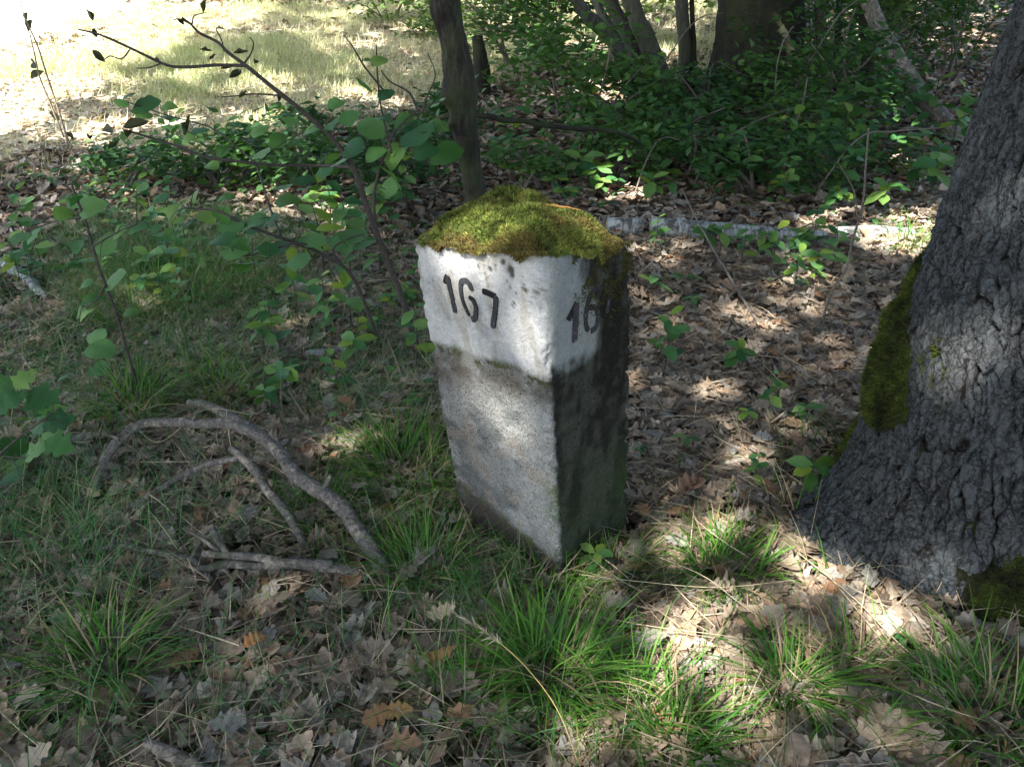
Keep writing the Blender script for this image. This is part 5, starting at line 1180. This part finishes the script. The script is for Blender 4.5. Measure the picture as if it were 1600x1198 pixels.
def light_map(L):
    """L (N,3) ground points"""
    jx = .05 * vnoise(L * 5 + 3, 901) + .10 * vnoise(L * 1.7, 902); jy_ = .05 * vnoise(L * 5 + 9, 903) + .10 * vnoise(L * 1.7 + 5, 904)
    Q = L + np.stack([jx, jy_, 0 * jx], 1); x, y, z = project(Q)
    T = np.full(len(L), .035) + .05 * np.maximum(0, vnoise(L * 2.2, 905)) ** 2
    front = z > .2
    T = np.where(front & in_poly(x, y, LIT_POLY), np.where(in_poly(x, y, PATH_POLY), 1.0, np.clip(.42 + .45 * vnoise(L * 1.4, 908) + .25 * vnoise(L * 4, 909), .15, 1)), T)
    T = np.where(front & (y > 15) & (y < 62) & (x > 250) & (x < 570), .55, T)
    T = np.where(front & (y > 20) & (y < 36) & (x < 120), .4, T)
    T = np.where(front & in_poly(x, y, FORE_POLY), np.maximum(T, .56 + .26 * vnoise(L * 6, 906)), T)
    T = np.where(front & in_poly(x, y, MID_POLY), np.maximum(T, .20 + .20 * vnoise(L * 5, 907)), T)
    T = np.where(front & (x < 600) & (y > 280) & (y < 640), np.maximum(T, .10 + .14 * vnoise(L * 3.5, 911)), T)
    T = np.where(front & (x < 560) & (y > 225) & (y < 350), np.maximum(T, np.clip(.42 + .5 * vnoise(L * 3.2, 912), .08, .9)), T)
    T = np.where((L[:, 0] < -4.5) & (L[:, 1] > 5) , 1.0, T)
    for cx, cy, rx, ry, v in GAPS_PX:
        q = ((x - cx) / rx) ** 2 + ((y - cy) / ry) ** 2; T = np.where(front, np.maximum(T, v * sstep(1.25, .75, q)), T)
    for cx, cy, rx, ry, v in GAPS_W:
        q = ((Q[:, 0] - cx) / rx) ** 2 + ((Q[:, 1] - cy) / ry) ** 2; T = np.maximum(T, v * sstep(1.3, .6, q))
    return np.clip(T, 0, 1)
OWN = [('oak_tree', oak, (1.5, 1.7))]
def canopy_tree(label, x, y, r0, H):
    b = np.array([x, y, float(hgt(x, y)) - .1]); t = thing('oak_tree', label, 'tree', b, None)
    P = np.array([b, b + [.03, .02, .4], b + [.05, .05, 2.2], b + [.1, .0, H * .6], b + [.0, .1, H]])
    Acc().add(*tube(P, (r0 * 1.5, r0 * 1.05, r0, r0 * .8, r0 * .3), 24, 60, .14, 9)).build('trunk', M_bark_grey, t); OWN.append((label, t, (x, y))); return t
canopy_tree('oak standing behind the viewer on the left', -5.6, -3.6, .22, 11)
canopy_tree('oak standing left of the viewer', -8.6, -2.0, .24, 11)
canopy_tree('oak standing behind the viewer', -2.6, -7.0, .26, 11.5)
canopy_tree('oak standing far right of the mossy footed oak', 4.6, 3.4, .2, 10)
for nm_, q in (('slim', (-.4, 3.4)), ('multi', (1.2, 8.5)), ('big', (3.2, 9.5))): OWN.append((nm_, TREES[nm_], q))
CROWN = {k: [] for k in range(len(OWN))}
OX = np.array([o[2] for o in OWN])
def canopy(xr, yr, step, layers, size, z0, z1, skip=None):
    for l in range(layers):
        gx = np.arange(xr[0], xr[1], step) + rng.random() * step; gy = np.arange(yr[0], yr[1], step) + rng.random() * step
        A, B = np.meshgrid(gx, gy); L = np.c_[A.ravel(), B.ravel()] + rng.uniform(-.5, .5, (A.size, 2)) * step
        G = np.c_[L, hgt(L[:, 0], L[:, 1])]; T = light_map(G)
        if skip is not None: G, T = G[~skip(G)], T[~skip(G)]
        p = (1 - np.clip(T, 0, 1) ** (1 / layers)) / .70; k = rng.random(len(G)) < p; G = G[k]; n = len(G)
        z = rng.uniform(z0, z1, n); C = G + SUN * (z / SUN[2])[:, None]
        own = np.argmin((C[:, None, 0] - OX[None, :, 0]) ** 2 + (C[:, None, 1] - OX[None, :, 1]) ** 2, 1)
        R = rots(rng.uniform(0, 6.28, n), np.abs(rng.normal(.25, .3, n)), rng.uniform(0, 6.28, n)); S = size * rng.uniform(.85, 1.25, n)
        for o in range(len(OWN)):
            m = own == o
            if m.any(): CROWN[o].append((C[m], R[m], S[m]))
canopy((-3.2, 4.6), (.2, 7.0), .075, 3, .138, 7.5, 11.0)
canopy((-14, 16), (-6, 34), .34, 3, .62, 7.0, 11.5, skip=lambda G: (G[:, 0] > -3.2) & (G[:, 0] < 4.6) & (G[:, 1] > .2) & (G[:, 1] < 7.0))
canopy((-1.0, 7.5), (4.6, 13.0), .26, 2, .46, 3.2, 5.2, skip=lambda G: light_map(G) > .2)  # unseen lower leaf layer, added to cut sky light over the background
CP = [leaf_proto(.38, 4, .0, -.2, .12, 0, 0, .8, .02, s) for s in (1, 2, 3)]
for o, (lab, t, q) in enumerate(OWN):
    if not CROWN[o]: continue
    C = np.concatenate([c[0] for c in CROWN[o]]); R = np.concatenate([c[1] for c in CROWN[o]]); S = np.concatenate([c[2] for c in CROWN[o]])
    a = Acc(); n = len(C); C = C - np.einsum('nij,j->ni', R, np.array([.5, 0, 0])) * S[:, None]
    scatter(CP, C, R, S, lerp((.05, .09, .03), (.08, .13, .04), rng.random(n)), a)
    a.build('crown', M_foliage, t, smooth=False)
    la_ = Acc(); b = np.array([q[0], q[1], 0]); b[:] = b
    for k in range(9):
        tip = C[rng.integers(n)]; s0 = np.array([q[0] + .1, q[1], rng.uniform(4.0, 5.1)]) if lab != 'slim' else np.array([-.6, 3.3, rng.uniform(2.8, 4)])
        la_.add(*tube(np.array([s0, s0 * .5 + tip * .5 + np.array([0, 0, .5]), tip]), (.06, .04, .012), 7, 16, .1, 9))
    la_.build('limbs', M_bark_grey, t)
print('TRIS', sum(sum(len(p.vertices) - 2 for p in m.polygons) * m.users for m in bpy.data.meshes))
